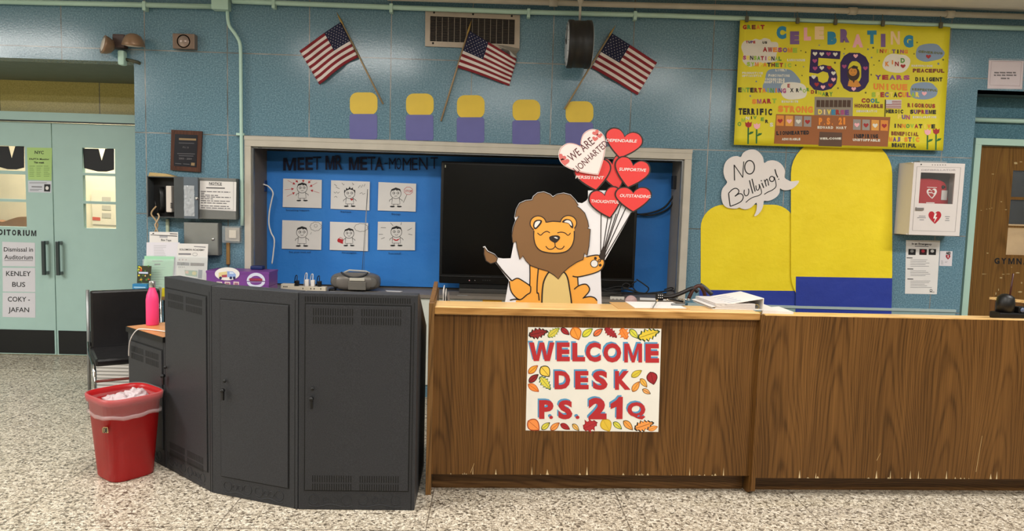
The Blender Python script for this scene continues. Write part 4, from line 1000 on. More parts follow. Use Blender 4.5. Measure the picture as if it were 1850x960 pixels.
NO = [(552, 413), (572, 401), (610, 398), (632, 408), (630, 428), (605, 453), (588, 453), (560, 436)]
ft.poly(LY, [L5(*p) for p in smooth(NO, 3)], .0156, KL); ft.poly(LY, [L5(*p) for p in [(585, 412), (600, 410), (618, 418), (612, 425), (598, 420)]], .016, M_WHITE)
lab(ft.build('facial_features', lion), 'black nose, closed eyes, smile and white inner ears')
x = MB(); TU = [(62, 485), (85, 520), (140, 545), (162, 570), (152, 600), (110, 612), (75, 590), (60, 540)]
x.poly(LY, [L5(*p) for p in TU], .009, BR); x.stroke(LY, [L5(*p) for p in TU], 1.6, .0096, KL, True); lineset(x, .0096, [[(150, 600), (200, 665), (270, 742)]], 2.6); x.build('tail', lion)
x = MB(); x.poly(LY, [L5(*p) for p in ell(892, 612, 31, 30, 16)], .0104, KL); x.poly(LY, [L5(*p) for p in ell(892, 612, 25, 25, 16)], .0108, M_WHITE)
for cx, cy, r_ in ((900, 571, 11), (930, 590, 12), (936, 623, 11)): x.poly(LY, [L5(*p) for p in ell(cx, cy, r_, r_, 10)], .0104, KL)
x.poly(LY, [L5(*p) for p in ell(929, 591, 5, 5, 8)], .0108, OR); x.build('paw_pads', lion)
# balloons
st = MB()
for a, c in (((918, 440), (915, 680)), ((955, 455), (922, 668)), ((978, 450), (925, 668)), ((1030, 380), (930, 668)), ((1055, 400), (932, 670)), ((1082, 432), (938, 676)), ((1000, 440), (926, 668))):
    st.stroke(LY, [L3(*a), L3(*c)], 1.7, .0092, KL)
st.poly(LY, [L3(*p) for p in ((905, 672), (930, 610), (945, 640), (938, 690), (915, 690))], .0095, KL)
st.build('balloon_strings', lion)
RH = ink('d93c3a', .5)
def balloon(n, t, wf, e, text=None, tp=None, mat=RH, h=3.2, wd=5.5):
    x = MB(); hp = heart(*n, *t, wf); out = heart(*n, *t, wf, grow=9)
    x.flat(LY, [H6(*p) for p in out], e-.004 if e > .012 else .001, .004 if e > .012 else e-.001, KL)
    x.poly(LY, [H6(*p) for p in heart(*n, *t, wf, grow=-4)], e+.0006, mat)
    o = x.build('heart_balloon', lion)
    if text:
        y = MB(); a, c = tp; y.text(LY, text, *H6(*a), *H6(*c), h, e+.0014, M_WHITE, .015, .18); y.build('lettering', o)
    return o
lab(balloon((512, 372), (560, 590), .70, .010), 'plain red heart mostly hidden by the others')
lab(balloon((616, 132), (575, 312), 1.12, .014, 'DEPENDABLE', ((455, 172), (720, 181)), h=5.2), 'red heart reading DEPENDABLE')
lab(balloon((335, 400), (368, 592), 1.04, .014, 'PERSISTENT', ((190, 493), (433, 499)), h=5.4), 'red heart reading PERSISTENT')
lab(balloon((690, 382), (645, 568), 1.02, .019, 'SUPPORTIVE', ((568, 424), (800, 434)), h=5.4), 'red heart reading SUPPORTIVE')
lab(balloon((445, 642), (490, 832), .93, .019, 'THOUGHTFUL', ((322, 701), (568, 711)), h=5.4), 'red heart reading THOUGHTFUL')
lab(balloon((692, 620), (690, 780), 1.24, .024, 'OUTSTANDING', ((574, 653), (840, 663)), h=5.4), 'red heart reading OUTSTANDING')
wh = MB(); wn, wt = (236, 214), (388, 462)
wh.flat(LY, [H6(*p) for p in heart(*wn, *wt, .98)], .022, .006, ink('e6dcd8', .6)); PK = ink('c97a76', .6)
wh.stroke(LY, [H6(*p) for p in heart(*wn, *wt, .98, grow=-7)], .8, .0288, PK, True)
who = lab(wh.build('paper_heart', lion), 'white paper heart lettered WE ARE LIONHARTED')
y = MB(); mk = ink('5a1e26', .6)
y.text(LY, 'WE ARE', *H6(160, 350), *H6(360, 185), 15.0, .0292, mk, .0)
y.text(LY, 'LIONHARTED', *H6(205, 447), *H6(478, 200), 12.0, .0292, mk, .0)
for n, t in (((362, 88), (380, 118)), ((398, 112), (402, 142)), ((362, 140), (358, 170)), ((80, 300), (60, 335)), ((100, 335), (96, 380))): y.poly(LY, [H6(*p) for p in heart(*n, *t, 1.1)], .0292, ink('cf6a66', .6))
y.build('lettering', who)
b = MB(); b.box((2.80, -1.24, .731), (3.10, -1.09, .737), CARD); pA = Vector((2.95, -1.242, 1.35))
b.add([(2.90, -1.242, 1.3), (3.0, -1.242, 1.3), (3.02, -1.09, .735), (2.88, -1.09, .735), (2.90, -1.236, 1.3), (3.0, -1.236, 1.3), (3.02, -1.084, .735), (2.88, -1.084, .735)], [(0, 1, 2, 3), (7, 6, 5, 4), (0, 4, 5, 1), (1, 5, 6, 2), (2, 6, 7, 3), (3, 7, 4, 0)], CARD)
b.build('rear_strut', lion)

# ================================================================== COUNTER TOP ITEMS
CZ = .985
def slab(name, pts, z, th, mat, parent=None):
    b = MB(); b.prism([PZ(x, y, z) for x, y in pts], (0, 0, th), mat); return b.build(name, parent)
cb_ = thing('clipboard', PZ(1160, 553, CZ), 'brown clipboard with white sheets lying on the desk top', 'clipboard')
b = MB(); b.prism([PZ(x, y, CZ+.0005) for x, y in ((1117, 558.5), (1101, 547), (1195, 548), (1247, 559.5))], (0, 0, .003), ink('c49a62', .5)); b.build('board', cb_)
b = MB(); b.prism([PZ(x, y, CZ+.004) for x, y in ((1147, 557), (1130, 546), (1215, 547), (1240, 558))], (0, 0, .003), M_WHITE); b.build('paper', cb_)
b = MB(); q_ = PZ(1231, 553, CZ+.007); b.bbox((q_.x-.05, q_.y-.0, CZ+.006), (q_.x+.02, q_.y+.03, CZ+.016), M_STEEL, .003); b.build('clip', cb_)
b = MB(); a, c = PZ(1180, 555.5, CZ+.0125), PZ(1186, 545.5, CZ+.02); b.tube([a, c], .0035, M_STEEL); b.tube([c, c+(c-a)*.35], .0036, ink('c9a77a', .5)); tag(b.build('pen'), 'silver pen lying across the clipboard sheets', 'pen')
kz = CZ+.002
ks = thing('key_straps', PZ(1235, 548, CZ), 'bunch of black straps with buckles and clips beside the binder', 'straps')
b = MB(); c0 = PZ(1207, 549, CZ)+Vector((0, .07, 0))
kp = [Vector((c0.x-.03, c0.y+.06, CZ+.02)), Vector((c0.x+.05, c0.y+.07, CZ+.022)), Vector((c0.x+.12, c0.y+.09, CZ+.045)), Vector((c0.x+.18, c0.y+.10, CZ+.07)), Vector((c0.x+.21, c0.y+.10, CZ+.05))]
sp_ = smooth([tuple(p) for p in kp], 5, False)
b.tube(sp_, .012, ink('17110f', .5), 8); b.build('strap', ks)
b = MB(); b.tube(smooth([(c0.x+.16, c0.y+.10, CZ+.01), (c0.x+.185, c0.y+.10, CZ+.065), (c0.x+.22, c0.y+.10, CZ+.085), (c0.x+.25, c0.y+.11, CZ+.05), (c0.x+.26, c0.y+.11, CZ+.01)], 5, False), .011, ink('3f1f16', .45), 8); lab(b.build('leather_loop', ks), 'dark brown leather loop')
b = MB(); b.tube(smooth([(c0.x+.23, c0.y+.12, CZ+.09), (c0.x+.26, c0.y+.12, CZ+.07), (c0.x+.30, c0.y+.12, CZ+.035)], 4, False), .012, ink('3a3a3c', .4), 8); b.build('strap', ks)
b = MB()
for k in range(3):
    p = Vector((c0.x+.03+.05*k, c0.y+.01+.015*k, CZ+.012)); b.tube([p+Vector((.022*math.cos(a), .012*math.sin(a), .004*math.sin(2*a))) for a in [2*math.pi*i/14 for i in range(15)]], .0025, M_CHROME, 6, False)
b.tube([Vector((c0.x+.02, c0.y, CZ+.02)), Vector((c0.x+.10, c0.y-.01, CZ+.006))], .006, M_BLACK)
b.build('metal_clips', ks)
b = MB(); b.bbox((c0.x-.04, c0.y+.04, CZ+.001), (c0.x+.0, c0.y+.08, CZ+.045), M_BLACK, .006)
for i in range(3):
    for j in range(2): b.lathe([(0, 0), (.0035, 0), (0, .001)], (c0.x-.03+.011*i, c0.y+.0395, CZ+.018+.014*j), M_WHITE, 8, axis='y')
b.build('buckle', ks)
# binder
bd = thing('ring_binder', PZ(1320, 552, CZ), 'white ring binder lying half open on the desk top', 'binder')
z0 = CZ+.001
FL, BL, FR = PZ(1288, 559, z0), PZ(1252, 545, z0), PZ(1379, 561, z0); BRr = FR+BL-FL
up = Vector((0, 0, 1))
b = MB(); b.prism([FL, FR, BRr, BL], up*.003, M_WHITE); b.build('cover', bd)
sp0 = (FR-FL).normalized()
b = MB(); b.prism([FR, BRr, BRr-sp0*.003, FR-sp0*.003], up*.062, M_WHITE); b.build('spine', bd)
b = MB(); A0, A1, A2, A3 = FL+up*.010-sp0*.008, FR+up*.062, BRr+up*.062, BL+up*.010-sp0*.008
b.add([A0, A1, A2, A3]+[p+up*.003 for p in (A0, A1, A2, A3)], [(3, 2, 1, 0), (4, 5, 6, 7), (0, 1, 5, 4), (1, 2, 6, 5), (2, 3, 7, 6), (3, 0, 4, 7)], M_WHITE); b.build('cover', bd)
b = MB(); m_ = lambda u, v: A0.lerp(A1, u).lerp(A3.lerp(A2, u), v)+up*.0036
for k in range(5): b.add([m_(.08, .12+.16*k), m_(.62, .12+.16*k), m_(.62, .17+.16*k), m_(.08, .17+.16*k)], [(0, 1, 2, 3)], ink('b9bcc6', .6))
b.build('print', bd)
pg = MB()
for k in range(6):
    o_ = sp0*(.012+.002*(k % 2)); pg.prism([FL+o_+up*(.004+.005*k), FR-sp0*.045+up*(.004+.005*k), BRr-sp0*.045+up*(.004+.005*k), BL+o_+up*(.004+.005*k)], up*.0035, ink('d9d4d2', .6))
pg.build('pages', bd)
b = MB(); r0_ = FR-sp0*.028+(BL-FL)*.08
for k in range(3):
    c_ = r0_+(BL-FL)*(.4*k)+up*.014; b.tube([c_+sp0*.015*math.cos(a)+up*.013*math.sin(a) for a in [2*math.pi*i/12 for i in range(13)]], .0022, ink('c8b070', .3, 0, .8), 6, False)
b.build('rings', bd)
b = MB(); qs = [PZ(x, y, CZ+.0) for x, y in ((1383, 562), (1381, 549), (1399, 556), (1413, 555), (1440, 565))]
b.prism([Vector((p.x, p.y+.045, .9455)) for p in qs], up*.036, M_WHITE); tag(b.build('loose_papers'), 'loose white papers on the desk right of the binder', 'paper')
# letter rack at the desk's left end
lr = thing('paper_stack', (2.33, -1.45, .73), 'white papers standing upright inside the desk at its left end panel', 'papers')
b = MB(); b.add([MD @ Vector(p) for p in ((.0, .02, 1.005), (.0, .58, 1.005), (.0, .58, 1.045), (.022, .02, 1.005), (.022, .58, 1.005), (.022, .58, 1.045))], [(0, 1, 2), (3, 5, 4), (0, 2, 5, 3), (1, 4, 5, 2), (0, 3, 4, 1)], M_OAKEDGE); b.build('side_rail', desk)
for k in range(3):
    b = MB(); x_ = .05+.025*k; M2 = MD @ Matrix.Translation((x_+.02, .28+.02*k, .732)) @ Matrix.Rotation(math.radians(-2-3*k), 4, 'Y')
    b.box((0, 0, 0), (.003, .24, .30-.02*k), [M_WHITE, M_PAPER, ink('8a7f7a', .6)][k], M2); b.build('paper', lr)
# radio
rp = PZ(1819, 571, .966); rp.z = .945
rd2 = thing('two_way_radio', rp, 'black two-way radio with long antenna on the right part of the desk', 'radio')
b = MB(); b.lathe([(0, 0), (.045, 0), (.047, .05), (.042, .085), (.022, .10), (0, .104)], rp+Vector((0, .02, .04)), M_BLACK, 20); b.build('body', rd2)
b = MB(); b.bbox((rp.x-.06, rp.y-.03, .947), (rp.x+.10, rp.y+.06, .985), M_BLACK, .006); b.build('charging_base', rd2)
b = MB(); b.bbox((rp.x+.05, rp.y-.02, .985), (rp.x+.10, rp.y+.03, 1.02), M_BLACK, .006); b.lathe([(0, 0), (.014, 0), (.012, .004), (0, .004)], (rp.x+.072, rp.y-.021, 1.003), ink('55607a', .3), 14, axis='y'); b.build('knob_unit', rd2)
b = MB(); b.tube([rp+Vector((.005, 0, .09)), rp+Vector((.015, 0, .26))], .005, ink('3a1412', .4)); b.build('antenna', rd2)
# gate panel beyond the desk
g0, g1 = PZ(1789, 537, 1.0), PZ(1849, 548, 1.0)
b = MB(); gd = (g1-g0).normalized(); g2 = g0+gd*.42
gt = thing('half_gate', (g0+g2)/2-Vector((0, 0, 1)), 'brown wooden half gate behind the desk in front of the gym door', 'gate')
b.prism([Vector((g0.x, g0.y, 0)), Vector((g2.x+.3, g2.y, 0)), Vector((g2.x+.3, g2.y, .985)), Vector((g0.x, g0.y, .985))], (.03, .0, 0), M_OAK); b.build('panel', gt)
b = MB(); b.prism([Vector((g0.x-.005, g0.y, .985)), Vector((g2.x+.3, g2.y, .985)), Vector((g2.x+.3, g2.y, 1.0)), Vector((g0.x-.005, g0.y, 1.0))], (.05, .0, 0), M_OAKTOP); b.build('cap_rail', gt)

# ================================================================== WALL-MOUNTED THINGS, LEFT
# conduit along the wall and the drop to the switch
def zrun(pts, Y, r, mat, name, label, cat, n=10, clips=()):
    o = thing(name, PY(*pts[0], Y), label, cat); MB().tube([PY(x, y, Y) for x, y in pts], r, mat, n).build('pipe', o)
    for x, y in clips:
        p = PY(x, y, Y); MB().bbox((p.x-.012, Y-r-.004, p.z-r-.022), (p.x+.012, 0, p.z+r+.006), mat, .003).build('clip', o)
    return o
zrun([(-30, 2.2), (386, 12)], -.035, .018, M_GREENP2, 'conduit', 'pale green conduit along the wall top left of the junction box', 'conduit', clips=[(262, 9.5)])
zrun([(420, 2), (520, 6), (700, 13), (920, 21), (1210, 28.5), (1300, 32), (1500, 39), (1735, 47.5), (1870, 52)], -.035, .018, M_GREENP2, 'conduit', 'long pale green conduit along the wall top right of the junction box', 'conduit', clips=[(495, 5.5), (707, 13.5), (955, 22.5), (1147, 27)])
j0, j1 = WALL.at(388, 20.5), WALL.at(418, 0)
jb = thing('junction_box', ((j0.x+j1.x)/2, -.04, j0.z), 'pale green square junction box at the top of the wall', 'junction box')
MB().bbox((j0.x, -.07, j0.z), (j1.x, 0, j0.z+.19), M_GREENP2, .004).build('body', jb)
vp = [(411, 20), (411.5, 34), (415, 48), (424, 60), (432, 74), (434.5, 88), (435, 120), (436, 240), (437, 330), (437.5, 408)]
o = thing('conduit', PY(437, 408, -.02), 'pale green conduit dropping down the wall to the switch box', 'conduit')
MB().tube(smooth([tuple(PY(x, y, -.03)) for x, y in vp], 3, False), .0125, M_GREENP2, 10).build('pipe', o)
p = PY(436, 243, -.02); MB().bbox((p.x-.035, -.034, p.z-.009), (p.x+.022, 0, p.z+.009), M_GREENP2, .003).build('clip', o)
sx0, sz1 = WALL.at(406, 408).x, WALL.at(406, 408).z; sx1, sz0 = WALL.at(438, 439).x, WALL.at(438, 439).z
sw = thing('switch_box', ((sx0+sx1)/2, -.03, sz0), 'clear plastic covered switch box at the foot of the green conduit', 'switch')
MB().bbox((sx0+.012, -.03, sz0+.012), (sx1-.012, 0, sz1-.012), ink('a89f93', .5), .004).build('plate', sw)
q_ = WALL.at(418, 414).x, WALL.at(431, 414).x; MB().bbox((q_[0]-.003, -.045, sz0+.035), (q_[1]-.004, -.03, sz1-.03), ink('d9cdbb', .5), .004).build('switch', sw)
MB().bbox((sx0, -.06, sz0), (sx1, 0, sz1), M_ACRYL, .006).build('cover', sw)
a = PY(412, 398, -.012); c = PY(410, 478, -.012)
tag(MB().bbox((a.x-.012, -.022, c.z), (a.x+.012, 0, sz0), ink('9a7440', .5), .003).build('cable_molding'), 'tan cable molding running down from the switch box', 'molding')
tag(MB().bbox((PY(304, 0+400, 0).x-.011, -.02, PY(305, 440, 0).z), (PY(304, 400, 0).x+.011, 0, PY(305, 396, 0).z), ink('a9b29a', .5), .003).build('cable_molding'), 'pale cable molding below the open phone box', 'molding')
# emergency light
E1 = crop(40, 0, 7.708)
em = thing('emergency_light', WALL.at(221, 90), 'brown twin-head emergency light above the auditorium doors', 'light')
a, c = WALL.at(*E1(1310, 495)), WALL.at(*E1(1480, 690)); ex0, ex1, ez0, ez1 = a.x, c.x, c.z, a.z
BZ = ink('8a6f58', .35, .08, .3); DZ = ink('4a3a38', .5)
MB().bbox((ex0, -.06, ez0), (ex1, 0, ez1), DZ, .008).build('base', em)
def head(cx, cy, rot_z, tilt, r):
    p = PY(cx, cy, -.10); M = Matrix.Rotation(rot_z, 4, 'Z') @ Matrix.Rotation(tilt, 4, 'X')
    t_ = MB(); prof = [(0, .06), (.02, .058), (.042, .045), (.056, .022), (.062, 0), (.064, -.012), (.060, -.014)]
    t_.lathe([(a*r, c*r) for a, c in prof], p, BZ, 26, M); o_ = t_.build('lamp_head', em)
    t_ = MB(); t_.lathe([(0, -.02*r), (.03*r, -.019*r), (.059*r, -.012*r)], p, ink('cfc4b6', .15), 26, M); lab(t_.build('lens', o_), 'pale glass lens'); return p
h1 = head(189.5, 81, math.radians(-50), math.radians(-102), 1.05); h2 = head(241, 79, math.radians(25), math.radians(8), 1.2)
MB().tube([h1+Vector((.02, .02, .02)), Vector((ex0+.02, -.03, ez1-.04))], .010, BZ).tube([h2+Vector((-.02, .03, 0)), Vector((ex1-.02, -.03, ez1-.06))], .012, BZ).build('arm', em)
a, c = WALL.at(219, 93), WALL.at(231, 120)
cbx = thing('conduit_box', ((a.x+c.x)/2, -.03, c.z), 'small pale green conduit elbow hanging under the emergency light', 'conduit')
MB().bbox((a.x, -.06, c.z), (c.x, 0, a.z), M_GREENP2, .014).build('body', cbx)
MB().tube([(c.x-.02, -.02, c.z+.05), (c.x+.08, -.02, c.z+.03), (c.x+.09, .02, c.z+.02)], .012, ink('4a4a3a', .5)).build('pipe', cbx)
# speaker
a, c = PY(311.5, 60, -.06), PY(351.5, 88.5, -.06)
spk = thing('wall_sensor', ((a.x+c.x)/2, -.03, c.z), 'small bronze wall box with round dome beside the emergency light', 'sensor')
MB().bbox((a.x, -.06, c.z), (c.x, 0, a.z), ink('7a675a', .4, .06, .3), .004).build('housing', spk)
p = PY(331.5, 74.5, -.06); MB().lathe([(.048, 0), (.044, -.002), (.04, .0), (.03, .012), (0, .018)], (p.x, -.06, p.z), ink('96857c', .25, 0, .3), 26, axis='y').build('dome', spk)
# plaque
pq = thing('wall_plaque', WALL.at(336, 310), 'dark wooden award plaque with black plate above the phone box', 'plaque')
A1 = crop(240, 200, 3.43)
MB().flat(WALL, [A1(238, 118), A1(428, 128), A1(418, 382), A1(232, 368)], 0, .02, M_PLAQUE).build('board', pq)
MB().flat(WALL, [A1(260, 145), A1(402, 152), A1(394, 352), A1(253, 342)], .02, .002, ink('15161f', .3)).build('plate', pq)
x = MB(); GO = ink('8a7350', .5)
x.poly(WALL, [A1(286, 170), A1(392, 174), A1(392, 186), A1(286, 182)], .0226, GO); x.text(WALL, 'P.S. 21', *A1(310, 232), *A1(345, 234), 3.0, .0226, ink('6f6c70', .5), 0); x.text(WALL, '2003 - 2004', *A1(285, 302), *A1(365, 305), 3.4, .0226, ink('6f6c70', .5), 0)
for x0_, x1_, yy in ((285, 380, 198), (275, 385, 264), (285, 375, 277), (262, 300, 325), (312, 352, 328)): x.poly(WALL, [A1(x0_, yy), A1(x1_, yy+3), A1(x1_, yy+7), A1(x0_, yy+4)], .0226, ink('55545a', .5))
x.poly(WALL, [A1(362, 322), A1(384, 324), A1(382, 342), A1(360, 340)], .0226, GO); x.build('lettering', pq)
# phone box (open) and notice box
B2 = crop(220, 330, 7.708)
pt = WALL
x0, x1 = PY(266, 360, -.1).x, PY(316, 360, -.1).x; z1, z0 = PY(290, 319, -.1).z, PY(290, 393, -.1).z
MG = ink('4c5052', .4, .08, .3); MGL = ink('787a78', .4, .06, .3)
pbx = thing('phone_box', ((x0+x1)/2, -.05, z0), 'dark metal wall box standing open with a handset inside', 'phone box')
b = MB(); t = .006
b.box((x0, -.10, z0), (x0+t, 0, z1), MG); b.box((x1-t, -.10, z0), (x1, 0, z1), MG); b.box((x0, -.10, z0), (x1, 0, z0+t), MG); b.box((x0, -.10, z1-t), (x1, 0, z1), MG); b.box((x0, -.006, z0), (x1, -.001, z1), ink('1b1b1c', .5)); b.build('body', pbx)
dx1 = PY(358, 360, -.12).x; zz1, zz0 = PY(340, 320, -.12).z, PY(340, 395, -.12).z
b = MB(); b.bbox((x1+.001, -.118, zz0), (dx1, -.105, zz1), MG, .003); dr_ = b.build('door', pbx)
b = MB(); b.box((PY(332, 360, -.12).x, -.1195, zz0), (dx1-.002, -.1178, zz1), ink('6f7a86', .25, .05, .4)); b.build('panel', dr_)
b = MB(); bm = bmesh.new(); bmesh.ops.create_grid(bm, x_segments=22, y_segments=40, size=1)
a, c = PY(*B2(865, 40), -.125), PY(*B2(1012, 470), -.125)
for v in bm.verts:
    u, w2 = v.co.x*.5+.5, v.co.y*.5+.5; v.co = Vector((a.x+(c.x-a.x)*u, -.124-.006*mn.noise(Vector((u*3, w2*6, 0)))-.004*mn.noise(Vector((u*7, w2*14, 4))), c.z+(a.z-c.z)*w2))
b.bm(bm, mat_film('plastic_sleeve', 'e9eef2', .45, .08), None, True); lab(b.build('plastic_sleeve', dr_), 'crumpled clear plastic sleeve')
b = MB(); kn = PY(*B2(1040, 220), -.13); b.lathe([(0, 0), (.01, 0), (.012, .012), (0, .014)], (kn.x, -.118, kn.z), M_CHROME, 16, axis='y'); b.build('knob', dr_)
hs = thing('telephone', PY(*B2(600, 420), -.05), 'black and white wall telephone inside the open metal box', 'telephone')
a, c = PY(*B2(625, 45), -.07), PY(*B2(712, 415), -.07)
b = MB(); b.bbox((a.x, -.085, c.z), (c.x-.003, -.01, a.z), ink('cfc6bd', .45), .006)
for k in range(4): g_ = PY(*B2(692, 290+20*k), -.086); b.box((g_.x-.008, -.0865, g_.z-.003), (g_.x+.008, -.0845, g_.z+.003), M_BLACK)
b.build('base', hs)
a, c = PY(*B2(500, 55), -.07), PY(*B2(620, 430), -.07)
b = MB(); b.tube([(a.x+.02, -.06, a.z-.01), (a.x+.035, -.075, a.z-.06), (a.x+.035, -.075, c.z+.06), (a.x+.02, -.06, c.z+.012)], .02, M_BLACK, 12, True, [.026, .018, .018, .026]); b.build('handset', hs)
b = MB(); kc = [B2(480, 330), B2(410, 430), B2(470, 520), B2(500, 600), B2(465, 690), B2(500, 780), B2(495, 810)]; kc2 = [B2(500, 430), B2(520, 480), B2(480, 560), B2(465, 600), B2(500, 690), B2(470, 760), B2(495, 810)]
lan = thing('key_lanyard', PY(*B2(490, 810), -.12), 'twisted beige cord hanging out of the open phone box', 'lanyard')
b.tube(smooth([tuple(PY(x, y, -.115)) for x, y in kc], 4, False), .006, ink('a98f6c', .7), 8); b.tube(smooth([tuple(PY(x, y, -.125)) for x, y in kc2], 4, False), .006, ink('b8a080', .7), 8); b.build('cord', lan)
b = MB(); p = PY(*B2(480, 350), -.11); b.tube([p+Vector((-.006, .0, .05)), p+Vector((0, .0, -.01))], .005, M_BLACK); b.build('hook', lan)
a, c = WALL.at(273, 318.5), WALL.at(320, 312)
wv = thing('wood_offcut', ((a.x+c.x)/2, -.05, z1), 'rough pale wood offcut lying on top of the phone box', 'wood')
b = MB(); b.prism([(a.x+.02, -.09, z1+.0005), (c.x+.02, -.09, z1+.0005), (c.x-.01, -.09, z1+.012), (c.x-.05, -.09, z1+.022), (a.x+.03, -.09, z1+.028)], (0, .07, 0), ink('b59c6a', .7, .1)); b.build('block', wv)
x0n, x1n = PY(359, 360, -.085).x, PY(426, 360, -.085).x; z1n, z0n = PY(400, 322, -.085).z, PY(400, 396.5, -.085).z
nb = thing('notice_box', ((x0n+x1n)/2, -.04, z0n), 'grey metal wall box with a NOTICE sheet taped to its front', 'box')
MB().bbox((x0n, -.085, z0n), (x1n, 0, z1n), MGL, .004).build('body', nb)
x = MB(); NP = WY(-.085); x.flat(NP, [B2(1088, -25), B2(1595, -8), B2(1590, 400), B2(1085, 375)], .0005, .001, M_PAPER); x.build('notice_sheet', nb)
x = MB(); x.text(NP, 'NOTICE', *B2(1215, 28), *B2(1392, 35), 4.4, .0025, M_INKB, .02); x.poly(NP, [B2(1175, 66), B2(1435, 72), B2(1435, 86), B2(1175, 80)], .0025, ink('3a383c', .6)); x.poly(NP, [B2(1215, 34), B2(1395, 40), B2(1395, 44), B2(1215, 38)], .0025, M_INKB)
DK2 = ink('5a585c', .6); rs = random.Random(6)
for k in range(9):
    xx = 1100; xe = (1510, 1150, 1340, 1515, 1270, 1510, 1460, 1490, 1510)[k]; yy = (118, 142, 168, 192, 218, 246, 276, 318, 345)[k]
    while xx < xe-10:
        wv = min(rs.uniform(25, 85), xe-xx); o_ = (xx-1100)*.028; x.poly(NP, [B2(xx, yy+o_), B2(xx+wv, yy+o_+wv*.028), B2(xx+wv, yy+o_+11+wv*.028), B2(xx, yy+o_+11)], .0025, DK2); xx += wv+11
x.stroke(NP, [B2(1555, -10), B2(1555, 385), B2(1088, 370)], .5, .0025, GR); x.build('lettering', nb)
a, c = PY(332.5, 401.5, -.075), PY(395, 462, -.075)
cbn = thing('key_cabinet', ((a.x+c.x)/2, -.04, c.z), 'plain light grey metal cabinet with round lock below the notice box', 'cabinet')
MB().bbox((a.x, -.08, c.z), (c.x, 0, a.z), MGL, .003).build('body', cbn)
MB().bbox((a.x+.004, -.0835, c.z+.004), (c.x-.004, -.08, a.z-.004), ink('868884', .4, .05, .2), .001).build('door', cbn)
p = PY(*B2(1270, 790), -.083); MB().lathe([(0, 0), (.011, 0), (.009, .006), (.004, .007), (0, .007)], (p.x, -.0835, p.z), M_CHROME, 18, axis='y').build('lock', cbn)

# papers on the auditorium doors
def dpaper(q, label, rows):
    t_ = thing('paper_sign', DP.at(*q[3]), label, 'sign', 'dismissal signs taped on the left auditorium door')
    MB().flat(DP, q, 0.0005, .001, ink('cbc9cf', .6)).build('sheet', t_)
    x = MB()
    for s_, xa_, xb_, yy, hh, ul in rows:
        x.text(DP, s_, xa_, yy, xb_, yy+.4, hh, .0026, M_INKB, .008)
        if ul: x.poly(DP, [(xa_, yy+2), (xb_, yy+2.3), (xb_, yy+3), (xa_, yy+2.7)], .0026, M_INKB)
    x.build('lettering', t_)
dpaper([(4, 437), (63.2, 439), (63.5, 482), (4.5, 481)], 'white sheet reading Dismissal in Auditorium, topmost on the left door', [('Dismissal in', 6.8, 59.5, 454.5, 7.8, 0), ('Auditorium', 7.8, 59.3, 468.5, 7.8, 1)])
dpaper([(4.5, 484), (63.5, 484.5), (63.8, 528), (5, 527)], 'white sheet reading KENLEY BUS between two other door sheets', [('KENLEY', 11, 55.5, 498.7, 8.6, 0), ('BUS', 22, 45.5, 518.3, 8.6, 0)])
dpaper([(4.8, 529), (63.8, 529.5), (64, 574.5), (4.5, 573)], 'white sheet reading COKY - JAFAN, lowest on the left door', [('COKY -', 14, 54, 545, 8.6, 0), ('JAFAN', 15, 52.5, 564, 8.6, 0)])
gpq = [(48.5, 266.5), (94, 267.5), (93, 326.5), (51, 325)]
t_ = thing('flyer', DP.at(*gpq[3]), 'green NYC meeting flyer taped beside the left door pane', 'flyer'); MB().flat(DP, gpq, .0005, .001, ink('a9c97a', .6)).build('sheet', t_)
x = MB(); x.text(DP, 'NYC', 62.5, 278, 79, 278.5, 5.5, .0026, M_INKB, .05); x.text(DP, 'PA/PTA Meeting', 53, 289, 88.5, 289.5, 3.2, .0026, M_INKB, .03); x.text(DP, 'This week', 61, 295.2, 80, 295.5, 3.2, .0026, M_INKB, .03)
for k in range(3): lines(x, DP, .0026, 53+13*k, 300, 64+13*k, 6, 3.6, ink('6f8a52', .6), .8)
x.build('print', t_)
gq = [(50.5, 327), (92.8, 327.5), (92.5, 348.5), (51, 347.5)]
t_ = thing('notice_card', DP.at(*gq[3]), 'small white notice card with black emblem below the green flyer', 'notice'); MB().flat(DP, gq, .0005, .001, ink('c9ccd4', .6)).build('sheet', t_)
x = MB(); x.poly(DP, [(80, 333), (91, 333.3), (90.5, 346.5), (79.5, 346)], .0026, M_INKB); x.poly(DP, ell(85, 340, 3, 3.5, 12), .0029, M_PAPER); x.poly(DP, [(57, 336.5), (76, 337), (76, 339), (57, 338.5)], .0026, GR); lines(x, DP, .0026, 53, 330, 88, 1, 2, GR, 1); lines(x, DP, .0026, 54, 342, 78, 2, 2, GR, .8); x.build('print', t_)

# ================================================================== WALL-MOUNTED THINGS, CENTRE
V2 = crop(760, 0, 3.556)
gl = thing('air_vent', WALL.at(854, 85), 'metal framed air vent grille high on the wall, behind a flag', 'vent')
ou = [V2(30, 70), V2(638, 97), V2(635, 320), V2(28, 297)]; inn = [V2(62, 103), V2(605, 126), V2(602, 285), V2(60, 264)]
b = MB()
for i in range(4):
    q_ = [ou[i], ou[(i+1) % 4], inn[(i+1) % 4], inn[i]]; b.flat(WALL, q_, 0, .014, ink('a69a8c', .4, .08, .4))
b.build('frame', gl)
b = MB(); b.flat(WALL, inn, .0, .002, ink('0c0a09', .7)); b.build('backing', gl)
b = MB(); lp = lambda u, v: tuple((inn[0][k]*(1-u)+inn[1][k]*u)*(1-v)+(inn[3][k]*(1-u)+inn[2][k]*u)*v for k in (0, 1))
for k in range(1, 15): b.flat(WALL, [lp(0, k/15-.018), lp(1, k/15-.018), lp(1, k/15+.018), lp(0, k/15+.018)], .003, .006, ink('3b332d', .5, 0, .3))
